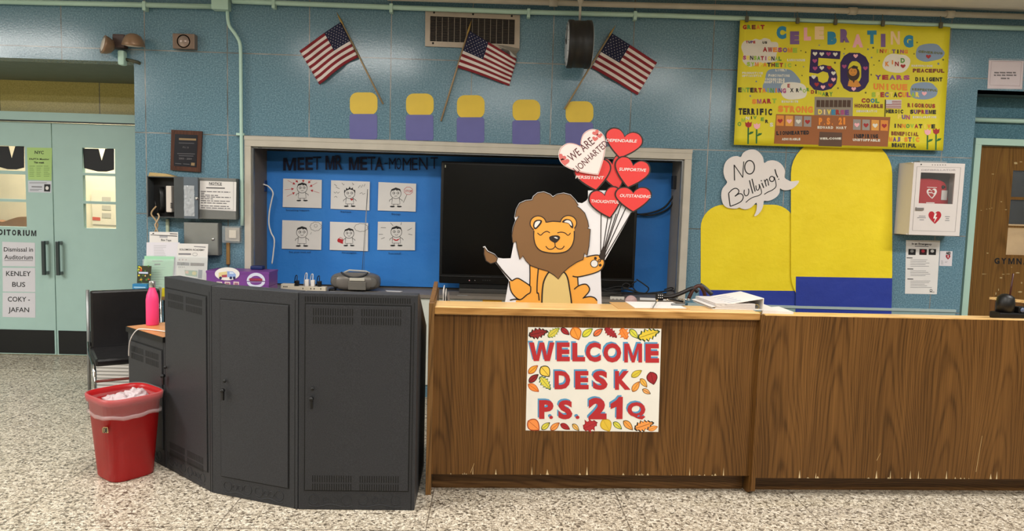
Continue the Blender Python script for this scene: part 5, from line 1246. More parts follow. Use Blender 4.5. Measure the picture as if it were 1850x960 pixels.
for k in range(1, 14): b.flat(WALL, [lp(k/14-.004, 0), lp(k/14+.004, 0), lp(k/14+.004, 1), lp(k/14-.004, 1)], .008, .003, ink('746c62', .4, 0, .4))
b.build('grille', gl)
b = MB()
for p in ((87, 84), (337, 94), (585, 106), (80, 280), (330, 292)): q_ = WALL.at(*V2(*p)); b.lathe([(0, 0), (.008, 0), (.006, .003), (0, .003)], (q_.x, -.014, q_.z), M_BLACK, 10, axis='y')
b.build('screw', gl)
fo = MB(); fp = [V2(480, 283), V2(560, 292), V2(630, 300), V2(632, 322), V2(615, 345), V2(618, 372), V2(580, 365), V2(545, 335), V2(510, 305)]
vs = []; rs = random.Random(9)
ctr = V2(570, 325); vs = [WALL.at(*ctr, .03)]+[WALL.at(x, y, .004+.02*rs.random()) for x, y in fp]
fo.add(vs, [(0, i, i % len(fp)+1) for i in range(1, len(fp)+1)], ink('a8a6a2', .3, .1, .7)); tag(fo.build('foil_flap'), 'crumpled silver foil tape peeling at the air vent lower corner', 'foil')

# flags
FW, FRd, FB = ink('d8d0cc', .75, .03), ink('7d1c26', .75, .05), ink('15183a', .75, .05)
def flag(A, B_, C_, D_, tip, foot, label, curve=0.0, seed=0):
    f_ = thing('american_flag', WALL.at(*foot, .01), label, 'flag', 'small American flags on the wall')
    p0, p1 = WALL.at(*tip, .03), WALL.at(*foot, .012); d_ = (p1-p0)
    b = MB(); b.tube([p0+d_*.14, p1], .0062, ink('a28a68', .5), 10); b.build('pole', f_)
    b = MB(); b.tube([p0, p0+d_*.05, p0+d_*.1, p0+d_*.145], .008, ink('a08348', .35, 0, .5), 10, True, [.0008, .006, .009, .005]); b.build('finial', f_)
    nx, per = 30, 3; ny = 13*per; b = MB(); vs = []
    def bil(u, v):
        x = (A[0]*(1-v)+B_[0]*v)*(1-u)+(D_[0]*(1-v)+C_[0]*v)*u; y = (A[1]*(1-v)+B_[1]*v)*(1-u)+(D_[1]*(1-v)+C_[1]*v)*u
        y += curve*math.sin(math.pi*min(u*1.15, 1))*(.3+.7*v)*(-1); x += 0
        return x, y
    def pos(u, v, e=0.0):
        x, y = bil(u, v); wv = .016*math.sin(u*7.5+v*2+seed)*(u**.6)+.006*math.sin(u*15+seed)
        return WALL.at(x, y, .030+wv+e)
    for j in range(ny+1):
        for i in range(nx+1): vs.append(pos(i/nx, j/ny))
    n0 = len(vs); faces = {0: [], 1: [], 2: []}
    for j in range(ny):
        for i in range(nx):
            k = j*(nx+1)+i; s_ = j//per; m_ = 2 if (i < nx*.4 and s_ < 7) else (1 if s_ % 2 == 0 else 0)
            faces[m_].append((k, k+1, k+nx+2, k+nx+1))
    k0 = len(b.v); b.v += vs
    for m_, mt in ((0, FW), (1, FRd), (2, FB)):
        mi = b.m(mt)
        for fc_ in faces[m_]: b.f.append(list(fc_)); b.mi.append(mi); b.sm.append(True)
    cl_ = b.build('cloth', f_)
    md = cl_.modifiers.new('thickness', 'SOLIDIFY'); md.thickness = .0012; md.offset = 0
    b = MB(); cu, cv = .4, 7/13
    for r_ in range(9):
        for c2 in range(6 if r_ % 2 == 0 else 5):
            u = cu*((c2+.5)/6 if r_ % 2 == 0 else (c2+1)/6); v = cv*(r_+.7)/9.4
            pts = []
            for k in range(10):
                a_ = math.pi*2*k/10-math.pi/2; rr = .0125 if k % 2 == 0 else .006
                pts.append(pos(u+rr*math.cos(a_)*.72, v+rr*math.sin(a_)*1.2, .0013))
            b.add(pts, [list(range(10))], FW)
    b.build('stars', cl_)
flag((615.5, 40), (647, 103.6), (577, 153), (541, 92), (608, 22), (692, 188), 'small American flag with its fly hanging to the left, above the window', 4, 1.0)
flag((848.6, 56), (826.6, 122.3), (920, 155.5), (933.5, 107), (852, 36.5), (796.5, 219), 'small American flag hanging in front of the air vent', 1, 2.2)
flag((1106, 60.5), (1068.5, 122.3), (1151.7, 172), (1187, 113), (1112, 46), (1020, 197), 'small American flag right of the round black clock', 1, 3.1)

# clock
ck = thing('double_sided_clock', (3.165, -.25, 2.48), 'black double-faced round clock hanging near the ceiling', 'clock')
cc = Vector((3.165, -.25, 2.652)); R_ = .167
b = MB(); b.lathe([(R_*.93, -.085), (R_, -.08), (R_, -.045), (R_*.97, -.043), (R_*.97, .043), (R_, .045), (R_, .08), (R_*.93, .085)], cc, ink('1c1b1b', .45, .05), 48, axis='x'); b.build('drum', ck)
b = MB(); b.lathe([(0, -.088), (R_*.9, -.088), (R_*.93, -.084)], cc, ink('c8cace', .3), 48, axis='x'); b.build('dial', ck); b = MB(); b.lathe([(R_*.93, .084), (R_*.9, .088), (0, .088)], cc, ink('c8cace', .3), 48, axis='x'); b.build('dial', ck)
b = MB()
for a_ in range(12):
    a2 = a_*math.pi/6; d_ = Vector((0, math.sin(a2), math.cos(a2))); p = cc+d_*R_*.78; b.tube([p+Vector((-.0885, 0, 0)), p+d_*.018+Vector((-.0885, 0, 0))], .002, M_BLACK, 5)
b.tube([cc+Vector((-.0895, 0, 0)), cc+Vector((-.0895, .07, .05))], .003, M_BLACK, 5); b.tube([cc+Vector((-.09, 0, 0)), cc+Vector((-.09, -.02, .12))], .002, M_BLACK, 5); b.build('hands', ck)
b = MB(); b.tube([cc+Vector((0, 0, R_-.01)), cc+Vector((0, 0, .35))], .009, M_CREAM); b.lathe([(.012, .27), (.045, .39), (.05, .407), (0, .408)], cc, M_CREAM, 20); b.build('hanger', ck)

# white pipe under the ceiling
o = thing('ceiling_pipe', PY(1000, 8, -.09), 'white pipe running along the ceiling edge on the right', 'pipe')
MB().tube([PY(700, -4, -.06), PY(920, 2.5, -.06), PY(1100, 8, -.06), PY(1300, 13, -.06), PY(1600, 22, -.06), PY(1870, 31, -.06)], .021, M_CREAM, 12).build('pipe', o)
for x, y in ((1000, 5), (1540, 20), (1716, 26)):
    p = PY(x, y, -.06); MB().tube([p+Vector((-.03, 0, 0)), p+Vector((.03, 0, 0))], .028, M_CREAM, 12).build('coupling', o)

# five plain card cut-outs in place of the character pictures
for k, (cx, y0, ym, y1, wd, lb) in enumerate([(657, 167, 206, 252, 25, 'plain yellow and violet card under the left flag, first of the row of five'), (758.5, 169, 207.5, 254, 25, 'second card from the left of the row of five, above the drawings'), (850.5, 172, 212, 258, 25, 'middle card of the row of five, below the air vent'), (951, 180, 217.5, 261, 25, 'fourth card of the row of five, left of the clock foot'), (1047, 183, 221, 262, 25, 'last card of the row of five, partly behind the white heart')]):
    c_ = thing('paper_card', WALL.at(cx, y1), lb, 'card', 'plain yellow and violet paper cards on the wall')
    MB().flat(WALL, rrect(cx-wd, y0, cx+wd, ym+2, 14), .001, .001, ink('d8b93a', .45, .05)).build('yellow_paper', c_)
    MB().flat(WALL, rrect(cx-wd-.5, ym, cx+wd-.5, y1, 5), .002, .001, ink('5f5f9c', .4, .05)).build('violet_paper', c_)

# ================================================================== POSTER "CELEBRATING 50"
Q = crop(1300, 20, 3.693); PWALL = WY(-.05)
po = thing('celebration_poster', PWALL.at(*Q(790, 915)), 'big yellow CELEBRATING 50 YEARS poster hung high on the wall', 'poster')
pc = [(137, 60), (1540, 105), (1490, 932), (95, 893)]
b = MB(); nx_, ny_ = 28, 16; vs = []
for j in range(ny_+1):
    for i in range(nx_+1):
        u, v = i/nx_, j/ny_
        x = (pc[0][0]*(1-u)+pc[1][0]*u)*(1-v)+(pc[3][0]*(1-u)+pc[2][0]*u)*v; y = (pc[0][1]*(1-u)+pc[1][1]*u)*(1-v)+(pc[3][1]*(1-u)+pc[2][1]*u)*v
        if j == 0: y += 5*abs(math.sin(u*math.pi*4.2))
        vs.append(PWALL.at(*Q(x, y), .006))
n0 = len(vs); fs = [(j*(nx_+1)+i, j*(nx_+1)+i+1, (j+1)*(nx_+1)+i+1, (j+1)*(nx_+1)+i) for j in range(ny_) for i in range(nx_)]
b.add(vs, fs, M_YPOSTER, True); sh_ = b.build('sheet', po); md = sh_.modifiers.new('thickness', 'SOLIDIFY'); md.thickness = .0015; md.offset = -1 if False else 1
PE = .0085
def qp(pts): return [Q(*p) for p in pts]
PC = {'r': 'a32a2a', 'k': '17161a', 'g': '5f9a3c', 'o': 'e58a2e', 'y': 'e8d25a', 'p': '6a3f86', 'b': '2f86ad', 'w': 'dcd9cc', 'n': '7a3a22', 'm': 'a8487c', 'l': '9cbf3e', 'v': '7a5c92', 'i': 'f0b0b8', 'c': 'efcfa0', 'd': '6a7048'}
def pword(mb, t_, x0, y0, x1, y1, h, cols, e=PE, bold=.068):
    n = len(t_); st_ = (x1-x0)/n
    for i, ch_ in enumerate(t_):
        if ch_ == ' ': continue
        cx = x0+st_*i; cy = y0+(y1-y0)*i/max(1, n-1); wd = st_*.88 if ch_ not in 'I.!1' else st_*{'I': .3, '.': .28, '!': .3, '1': .5}[ch_]; ox = (st_-wd)/2
        mb.glyph(PWALL, ch_, *Q(cx+ox, cy-(h if ch_ != '.' else h*.2)), *Q(cx+ox+wd, cy), e, ink(PC[cols[i % len(cols)]], .6), bold if ch_ not in 'I1.' else 0)
# clouds
def pcloud(pts, col, e=0.0):
    x = MB(); x.flat(PWALL, qp(smooth(pts, 4)), .0078, .0004+e, ink(col, .6)); return x.build('cloud', po)
pcloud([(145, 240), (165, 200), (215, 195), (240, 185), (270, 192), (300, 180), (335, 190), (345, 205), (385, 210), (392, 245), (378, 300), (390, 330), (330, 345), (270, 350), (200, 372), (155, 335), (160, 290)], 'd6d0c4')
pcloud([(300, 470), (320, 400), (380, 385), (470, 392), (515, 430), (540, 470), (520, 500), (440, 530), (370, 545), (300, 535), (288, 500)], '8296ac')
pcloud([(410, 500), (440, 478), (500, 476), (560, 490), (582, 530), (570, 575), (510, 590), (450, 588), (415, 560)], 'dcd8cc', .0005)
pcloud([(1090, 345), (1110, 305), (1150, 285), (1200, 290), (1240, 295), (1272, 325), (1262, 370), (1230, 405), (1180, 412), (1120, 400), (1090, 375)], 'e0dbcc')
pcloud([(1310, 280), (1330, 235), (1390, 218), (1450, 222), (1480, 250), (1502, 280), (1480, 315), (1430, 330), (1370, 338), (1320, 318)], '8296b0')
pcloud([(1272, 530), (1290, 490), (1350, 475), (1410, 480), (1440, 505), (1455, 530), (1440, 570), (1380, 590), (1310, 585), (1280, 565)], '8296b0')
x = MB()
for ch_, x0, y0, x1, y1, c_ in [('C', 380, 100, 445, 187, 'b'), ('E', 470, 135, 532, 222, 'v'), ('L', 562, 110, 610, 197, 'i'), ('E', 635, 103, 697, 190, 'c'), ('B', 720, 137, 782, 224, 'b'), ('R', 805, 120, 867, 210, 'v'), ('A', 886, 155, 958, 243, 'i'), ('T', 985, 130, 1048, 220, 'b'), ('I', 1076, 152, 1107, 240, 'v'), ('N', 1142, 135, 1203, 224, 'c'), ('G', 1227, 160, 1293, 244, 'b')]:
    x.glyph(PWALL, ch_, *Q(x0, y0), *Q(x1, y1), PE, ink(PC[c_], .6), .09)
x.build('title_lettering', po)
x = MB(); NV = ink('2a1550', .6)
five = [(610, 255), (808, 268), (803, 322), (660, 312), (656, 368), (690, 358), (740, 368), (775, 400), (786, 440), (778, 485), (745, 520), (690, 533), (630, 525), (600, 490), (597, 435), (655, 438), (660, 468), (690, 482), (720, 470), (730, 440), (722, 412), (690, 402), (655, 418), (598, 410)]
x.poly(PWALL, qp(five), PE, NV)
x.ring(PWALL, qp([(865, 278), (935, 280), (975, 305), (998, 350), (996, 470), (970, 515), (930, 540), (868, 538), (828, 515), (806, 470), (805, 345), (830, 300)]), qp([(885, 335), (915, 335), (935, 350), (945, 375), (945, 440), (935, 465), (915, 482), (885, 482), (868, 465), (858, 440), (858, 375), (868, 350)]), PE, NV)
for (hx, hy, c_) in [(637, 285, 'w'), (682, 287, 'w'), (727, 287, 'm'), (772, 289, 'w'), (635, 333, 'm'), (637, 383, 'm'), (682, 380, 'w'), (732, 378, 'r'), (760, 415, 'w'), (628, 440, 'w'), (760, 458, 'i'), (648, 490, 'r'), (690, 508, 'i'), (740, 495, 'r'), (908, 300, 'i'), (832, 370, 'm'), (973, 382, 'm'), (895, 520, 'i')]:
    x.poly(PWALL, qp(heart(hx, hy-6, hx, hy+14, 1.0)), PE+.0006, ink(PC[c_], .6))
x.build('numeral', po)
x = MB()
x.poly(PWALL, qp(ell(893, 418, 42, 48, 20)), PE+.0006, ink('3a2414', .6)); x.poly(PWALL, qp(ell(890, 405, 28, 28, 18)), PE+.001, ink('d08a30', .6)); x.poly(PWALL, qp([(855, 500), (862, 465), (920, 462), (945, 500), (920, 508), (880, 506)]), PE+.0008, ink('d08a30', .6)); x.poly(PWALL, qp([(875, 440), (912, 440), (895, 482)]), PE+.001, ink('3a2414', .6)); x.poly(PWALL, qp([(880, 372), (895, 362), (925, 372), (918, 385), (885, 384)]), PE+.0012, ink('2a1a10', .6))
for k in (880, 902): x.poly(PWALL, qp(ell(k, 400, 3, 3, 8)), PE+.0014, M_INKB)
x.stroke(PWALL, qp([(880, 420), (890, 424), (902, 420)]), .5, PE+.0014, M_INKB); lab(x.build('lion_picture', po), 'small brown lion inside the zero')
PWD = None
for a in [('GREAT', 153, 122, 302, 122, 30, 'rgno'), ('TUPE', 175, 216, 240, 216, 18, 'rkp'), ('US', 285, 218, 318, 218, 16, 'k'), ('AWESOME', 287, 272, 520, 278, 32, 'rromvol'), ('SENSATIONAL', 155, 325, 415, 332, 28, 'myklgr'), ('SYMPATHETIC', 180, 368, 480, 376, 28, 'lloyokngrl'), ('LUMINOUS', 450, 335, 572, 336, 16, 'w'), ('LIVELY', 372, 402, 450, 402, 16, 'w'), ('FASCINATING', 325, 438, 468, 440, 17, 'w'), ('INCREDIBLE', 300, 463, 435, 465, 16, 'w'), ('HOSPITABLE', 298, 482, 435, 482, 16, 'w'),
          ('PRODUCTIVE', 150, 420, 290, 422, 14, 'w'), ('OPTIMISTIC', 150, 440, 280, 440, 14, 'w'), ('ENTERTAINING', 122, 542, 445, 548, 32, 'klgknrolgopm'), ('SMART', 215, 620, 382, 616, 32, 'omrrl'), ('EXQUISITE', 413, 612, 525, 612, 15, 'w'), ('STRONG', 388, 675, 625, 680, 44, 'o'), ('TERRIFIC', 125, 692, 352, 696, 44, 'k'),
          ('LIONHEARTED', 378, 828, 598, 824, 26, 'k'), ('ADMIRABLE', 415, 863, 540, 863, 16, 'w'), ('INSPIRING', 892, 848, 1058, 850, 28, 'k'), ('UNSTOPPABLE', 888, 868, 1072, 872, 17, 'w'), ('P.S. 21', 660, 760, 845, 758, 48, 'o'), ('EDWARD HART', 652, 785, 848, 788, 17, 'w'), ('DIVERSE', 655, 690, 865, 694, 34, 'ycybrmp'),
          ('INVITING', 1040, 280, 1258, 284, 26, 'lroyvkmo'), ('YEARS', 1035, 458, 1272, 460, 32, 'prvmm'), ('UNIQUE', 1025, 525, 1255, 530, 42, 'o'), ('SPECTACULAR', 1013, 575, 1335, 575, 34, 'lyrvykrom'), ('COOL', 945, 612, 1068, 614, 30, 'rnbg'), ('HONORABLE', 900, 645, 1092, 648, 26, 'n'), ('DEMOCRATIC', 912, 676, 1052, 676, 15, 'w'), ('HEROIC', 1110, 682, 1226, 684, 26, 'k'), ('PEACEFUL', 1288, 410, 1502, 412, 26, 'n'), ('HARMONIOUS', 1280, 372, 1422, 374, 14, 'w'), ('DILIGENT', 1305, 468, 1488, 470, 27, 'k'), ('RIGOROUS', 1253, 642, 1440, 648, 28, 'nr'), ('SUPREME', 1270, 686, 1446, 688, 28, 'kpnrpk'), ('FUN', 1185, 720, 1272, 724, 30, 'yvm'), ('EXHILARATING', 1288, 716, 1446, 716, 15, 'w'), ('INNOVATIVE', 1158, 780, 1440, 784, 28, 'knoglrkyo'), ('BENEFICIAL', 1145, 830, 1328, 836, 27, 'n'), ('MAJESTIC', 1130, 872, 1334, 874, 32, 'opvyopl'), ('BEAUTIFUL', 1148, 908, 1312, 912, 27, 'k'),
          ('GENEROUS', 1325, 278, 1490, 290, 16, 'd'), ('RESPECTFUL', 1283, 530, 1455, 538, 16, 'd'), ('WELCOME', 668, 858, 812, 858, 14, 'w')]:
    e_ = PE+.0022 if a[0] in ('LIONHEARTED', 'ADMIRABLE', 'INSPIRING', 'UNSTOPPABLE', 'P.S. 21', 'EDWARD HART', 'DIVERSE', 'WELCOME') else PE+.0006
    wd = MB(); pword(wd, *a, e=e_); wd.build('word_lettering', po)
for ch_, bx in [('E', (453, 486, 470, 511)), ('X', (470, 515, 494, 542)), ('T', (488, 490, 512, 512)), ('R', (510, 516, 530, 542)), ('A', (532, 508, 550, 532)), ('O', (555, 520, 577, 545)), ('R', (580, 512, 600, 536)), ('D', (610, 528, 632, 552)), ('I', (640, 528, 648, 552)), ('N', (657, 534, 678, 558)), ('A', (684, 540, 706, 566)), ('R', (708, 542, 730, 570)), ('Y', (732, 540, 756, 568)), ('K', (1106, 338, 1132, 368)), ('I', (1150, 328, 1158, 356)), ('N', (1170, 338, 1196, 368)), ('D', (1208, 314, 1236, 346)), ('O', (120, 740, 145, 768)), ('M', (146, 715, 172, 740)), ('N', (175, 705, 198, 726)), ('I', (210, 702, 216, 722)), ('V', (225, 700, 248, 722)), ('E', (276, 710, 296, 734)), ('R', (305, 725, 326, 748)), ('S', (335, 745, 358, 772))]:
    wd = MB(); wd.glyph(PWALL, ch_, *Q(*bx[:2]), *Q(*bx[2:]), PE+.0008, ink(PC[random.choice('kgkgkrwol') if bx[1] > 400 else random.choice('rgno')], .6), .05); wd.build('letter', po)
for hx, hy, c_ in ((1224, 362, 'r'), (1394, 298, 'r'), (1366, 545, 'i')): wd = MB(); wd.poly(PWALL, qp(heart(hx, hy, hx, hy+20, 1.1)), PE+.0008, ink(PC[c_], .6)); wd.build('paper_heart', po)
rs = random.Random(8)
for sx, sy in [(665, 228), (835, 252), (543, 265), (575, 275), (508, 362), (560, 372), (245, 470), (205, 567), (550, 430), (770, 345), (830, 285), (990, 255), (1025, 245), (1318, 210), (1015, 310), (1030, 360), (1065, 332), (1298, 286), (1012, 425), (790, 515), (975, 545), (1460, 352), (1492, 325)]:
    r_ = rs.uniform(6, 11); wd = MB(); wd.poly(PWALL, qp([(sx+(r_ if k % 2 == 0 else r_*.45)*math.cos(k*math.pi/5-1.57), sy+(r_ if k % 2 == 0 else r_*.45)*math.sin(k*math.pi/5-1.57)) for k in range(10)]), PE, ink(rs.choice(['5a5a30', '6a7a90', '4a4420']), .6)); wd.build('paper_star', po)
x = MB(); x.flat(PWALL, qp([(635, 572), (890, 578), (888, 705), (632, 700)]), .0078, .0008, ink('8f8577', .6))
for k in range(8): x.poly(PWALL, qp([(648+29*k, 594), (672+29*k, 595), (671+29*k, 642), (646+29*k, 641)]), PE+.0009, ink('4a3222', .6))
x.flat(PWALL, qp([(378, 688), (1140, 708), (1122, 905), (363, 885)]), .0082, .0012, ink('96592c', .6))
for k, c_ in enumerate(('o', 'o', 'w', 'w')):
    for base in ((380, 695), (892, 722)):
        bx, by = base[0]+61*k, base[1]+2*k; col = ['d98a34', 'd99a44', '9a938c', '948d88'][k if base[0] < 500 else 3-k]
        x.poly(PWALL, qp([(bx, by), (bx+50, by+2), (bx+48, by+72), (bx-2, by+70)]), PE+.0016, ink(col, .6)); x.poly(PWALL, qp(heart(bx+24, by+32, bx+24, by+54, 1.0)), PE+.0022, ink(PC['riwr'[k] if base[0] < 500 else 'irwr'[k]], .6))
x.poly(PWALL, qp([(668, 806), (818, 812), (815, 905), (660, 900)]), PE+.0016, ink('5a4030', .6))
x.build('school_picture', po)
x = MB(); x.stroke(PWALL, qp([(1107, 590), (1104, 705)]), 1.4, PE+.0026, M_INKB); x.poly(PWALL, qp([(1110, 592), (1214, 592), (1212, 652), (1110, 650)]), PE+.0004, ink('d9d0cc', .6))
for k in range(5): x.poly(PWALL, qp([(1110, 600+11*k), (1212, 600+11*k), (1212, 605+11*k), (1110, 605+11*k)]), PE+.0007, ink('8a2a38', .6))
x.poly(PWALL, qp([(1112, 594), (1150, 594), (1150, 622), (1112, 622)]), PE+.001, ink('c8cad6', .6)); x.build('paper_flag', po)
for (bx, ty, by, c_) in ((192, 740, 888, 'r'), (248, 750, 885, 'i'), (1388, 790, 925, 'i'), (1445, 785, 928, 'r')):
    x = MB(); g_ = ink('2a6a30', .6); x.stroke(PWALL, qp([(bx, ty+30), (bx-2, by)]), 2.8, PE, g_); x.poly(PWALL, qp([(bx, ty+85), (bx+12, ty+66), (bx+36, ty+64), (bx+30, ty+76), (bx+12, ty+84)]), PE, g_)
    x.poly(PWALL, qp([(bx-22, ty), (bx-10, ty+8), (bx, ty-4), (bx+10, ty+8), (bx+24, ty-2), (bx+20, ty+28), (bx, ty+40), (bx-18, ty+28)]), PE+.0008, ink(PC[c_], .6)); x.build('tulip', po)
x = MB()
for hx in (180, 518, 770, 1086, 1472):
    a = PWALL.at(*Q(hx, 62+(hx-137)*.032), .009); x.bbox((a.x-.012, -.075, a.z-.012), (a.x+.012, -.058, a.z+.03), ink('5a5848', .5), .003); x.tube([(a.x, -.066, a.z+.02), (a.x-.01, -.066, 3.0)], .003, ink('5a5848', .5))
x.build('hanging_clip', po)

# ================================================================== PLAIN PAPER PANELS AND SPEECH BUBBLE
bp = thing('yellow_poster', WALL.at(1350, 575), 'shorter plain yellow paper panel with navy base, below the speech bubble', 'paper panel', 'plain yellow and navy paper panels')
MB().flat(WALL, rrect(1266, 370, 1438, 560, 42, 8), .002, .001, M_YPAPER).build('yellow_paper', bp)
MB().flat(WALL, [(1264, 524), (1437, 526), (1436, 590), (1262, 588)], .0032, .001, M_NAVY).build('navy_paper', bp)
bp = thing('yellow_poster', WALL.at(1530, 575), 'taller plain yellow paper panel with navy base, left of the defibrillator cabinet', 'paper panel', 'plain yellow and navy paper panels')
MB().flat(WALL, rrect(1429, 252, 1612, 560, 62, 8), .012, .001, M_YPAPER).build('yellow_paper', bp)
MB().flat(WALL, [(1438, 500), (1612, 503), (1610, 590), (1437, 588)], .0135, .001, M_NAVY).build('navy_paper', bp)
U8 = crop(1220, 260, 7.708)
sb = thing('speech_bubble', WALL.at(*U8(1000, 900)), 'white cloud speech bubble hand-lettered NO Bullying on the wall', 'sign')
BUB = [(722, 540), (692, 480), (671, 395), (682, 300), (722, 228), (790, 182), (860, 170), (912, 184), (942, 130), (1000, 92), (1062, 78), (1130, 90), (1190, 140), (1225, 200), (1238, 266), (1290, 238), (1370, 230), (1450, 260), (1502, 315), (1527, 380), (1520, 450), (1530, 480), (1570, 505), (1620, 523), (1722, 515), (1690, 575), (1625, 628), (1550, 648), (1490, 640), (1460, 622), (1450, 685), (1410, 740), (1345, 780), (1285, 797), (1235, 797), (1225, 860), (1195, 935), (1140, 995), (1098, 1006), (1130, 930), (1132, 820), (1060, 885), (985, 913), (930, 905), (893, 888), (850, 903), (775, 900), (715, 885), (670, 845), (645, 770), (640, 700), (660, 620)]
MB().flat(WALL, [U8(*p) for p in smooth(BUB, 3)], .015, .0015, ink('e2dcda', .6, .02)).build('bubble_paper', sb)
x = MB()
for st_, w2 in ([(825, 512), (822, 400), (820, 292)], 2.0), ([(820, 295), (880, 380), (940, 470)], 1.6), ([(940, 470), (945, 360), (954, 246)], 1.6), (ell(1035, 327, 68, 94, 22)+[(1103, 327)], 2.0), ([(742, 690), (752, 780), (765, 872)], 2.0), ([(742, 690), (790, 640), (840, 620), (878, 640), (882, 680), (830, 732)], 1.8), ([(830, 732), (890, 695), (930, 705), (947, 745), (920, 800), (850, 840), (765, 872)], 1.8), ([(962, 640), (958, 690), (980, 725), (1012, 710), (1025, 665), (1018, 625)], 1.7), ([(1033, 508), (1055, 600), (1080, 692)], 2.0), ([(1068, 488), (1090, 580), (1112, 665)], 2.0), ([(1122, 580), (1132, 640), (1158, 642), (1172, 600), (1165, 562)], 1.7), ([(1168, 565), (1195, 640), (1200, 690), (1160, 722), (1090, 742), (1030, 775), (982, 818)], 1.5), ([(1205, 545), (1218, 580), (1232, 615)], 2.2), ([(1238, 500), (1255, 545), (1268, 595)], 1.8), ([(1248, 530), (1275, 492), (1290, 520), (1300, 582)], 1.8), (ell(1345, 490, 32, 36, 16)+[(1377, 490)], 1.8), ([(1378, 460), (1400, 540), (1400, 600), (1350, 645), (1290, 672), (1238, 705)], 1.6), ([(1388, 355), (1405, 420), (1428, 470)], 2.2):
    x.stroke(WALL, smooth([U8(*p) for p in st_], 3, False), w2, .0172, M_INKB)
for c_ in ((1198, 515), (1440, 493)): x.poly(WALL, [U8(*p) for p in ell(*c_, 9, 9, 10)], .0172, M_INKB)
x.build('handwriting', sb)

# ================================================================== WALL-MOUNTED THINGS, RIGHT
AP = WY(-.17); A2 = crop(1610, 280, 3.0)
fx_0, fx_1 = AP.at(1646.5, 360).x, AP.at(1738.5, 360).x; az1, az0 = AP.at(1695, 294.5).z, AP.at(1688, 425.5).z
ad = thing('defibrillator_cabinet', ((fx_0+fx_1)/2, -.08, az0), 'white wall cabinet with window showing a red defibrillator', 'cabinet')
AW = ink('d9d2cf', .4, .02)
wi = [AP.at(*A2(160, 95)), AP.at(*A2(347, 97)), AP.at(*A2(334, 265)), AP.at(*A2(150, 262))]
wx0, wx1, wz1, wz0 = (wi[0].x+wi[3].x)/2, (wi[1].x+wi[2].x)/2, wi[0].z, wi[3].z
b = MB(); t = .006
lxb = fx_0-.02
b.add([(lxb, 0, az0), (fx_0, -.165, az0), (fx_0, -.165, az1), (lxb, 0, az1), (lxb+t, 0, az0), (fx_0+t, -.165, az0), (fx_0+t, -.165, az1), (lxb+t, 0, az1)], [(0, 1, 2, 3), (7, 6, 5, 4), (0, 3, 7, 4), (1, 5, 6, 2), (3, 2, 6, 7), (0, 4, 5, 1)], AW)
b.box((fx_1-t, -.165, az0), (fx_1, 0, az1), AW); b.box((lxb+t, -.16, az1-t), (fx_1, 0, az1), AW); b.box((lxb+t, -.16, az0), (fx_1, 0, az0+t), AW); b.box((lxb, -.004, az0), (fx_1, -.001, az1), ink('6f6c6a', .6)); b.build('body', ad)
b = MB(); b.box((fx_0, -.17, az0), (wx0, -.16, az1), AW); b.box((wx1, -.17, az0), (fx_1, -.16, az1), AW); b.box((wx0, -.17, az0), (wx1, -.16, wz0), AW); b.box((wx0, -.17, wz1), (wx1, -.16, az1), AW); dd = b.build('door', ad)
b = MB(); b.box((wx0, -.166, wz0), (wx1, -.164, wz1), M_GLASS); b.build('window_pane', dd)
b = MB(); lk = AP.at(*A2(152, 292)); b.bbox((lk.x-.03, -.182, lk.z-.012), (lk.x+.03, -.17, lk.z+.012), ink('8f8a88', .35, 0, .4), .004); b.build('latch', dd)
b = MB(); b.bbox((fx_0+.06, -.14, az1), (fx_1-.12, -.06, az1+.014), ink('8a9296', .4), .004); b.build('alarm_cap', ad)
x = MB(); x.text(AP, 'DEFIBRILLATOR', *A2(165, 87), *A2(350, 87), 3.2, .001, ink('9a9296', .6), .0)
fr_ = qp if False else [A2(140, 64), A2(377, 69), A2(346, 417), A2(115, 410)]; x.stroke(AP, fr_, .7, .0006, ink('7f7a78', .6), True)
x.poly(AP, [A2(*p) for p in ell(163, 52, 4, 4, 8)], .001, M_BLACK)
for k in range(6): x.poly(AP, [A2(*p) for p in ell(224+14*k, 54.5, 2.5, 2.5, 8)], .001, M_BLACK)
x.poly(AP, [A2(*p) for p in heart(237, 322, 237, 374, .86)], .001, ink('b02430', .5)); x.poly(AP, [A2(*p) for p in ((236, 318), (228, 345), (238, 345), (232, 368), (250, 338), (240, 338), (248, 318))], .0016, M_WHITE)
for xx, yy, wv in ((150, 330, 36), (142, 339, 46), (154, 350, 24), (292, 333, 26), (296, 343, 18), (292, 354, 24)): x.poly(AP, [A2(xx, yy), A2(xx+wv, yy+.6), A2(xx+wv, yy+4), A2(xx, yy+3.6)], .001, GR)
x.build('lettering', dd)
IP = WY(-.09)
de = thing('defibrillator', (wx0+.1, -.06, az0+.01), 'red defibrillator case with white heart inside the wall cabinet', 'defibrillator')
b = MB(); dz1 = IP.at(*A2(220, 135)).z; dx1 = IP.at(*A2(298, 200)).x; dx0 = wx0-.03; dz0 = IP.at(*A2(220, 262)).z-.03
pro = smooth([(dx0, dz0), (dx0, dz1-.02), (dx0+.03, dz1), ((dx0+dx1)/2, dz1+.008), (dx1-.05, dz1-.005), (dx1-.01, dz1-.03), (dx1, dz1-.08), (dx1, dz0)], 4)
b.prism([(x_, -.09, z_) for x_, z_ in pro], (0, .075, 0), ink('a81e28', .4, .04)); b.build('case', de)
b = MB(); b.poly(IP, [A2(*p) for p in heart(220, 196, 222, 238, .85)], .001, M_WHITE); b.poly(IP, [A2(*p) for p in heart(219, 200, 221, 232, .72)], .0016, ink('a81e28', .4)); b.stroke(IP, [A2(*p) for p in ((200, 205), (222, 205), (230, 212), (248, 198))], 1.6, .002, M_WHITE)
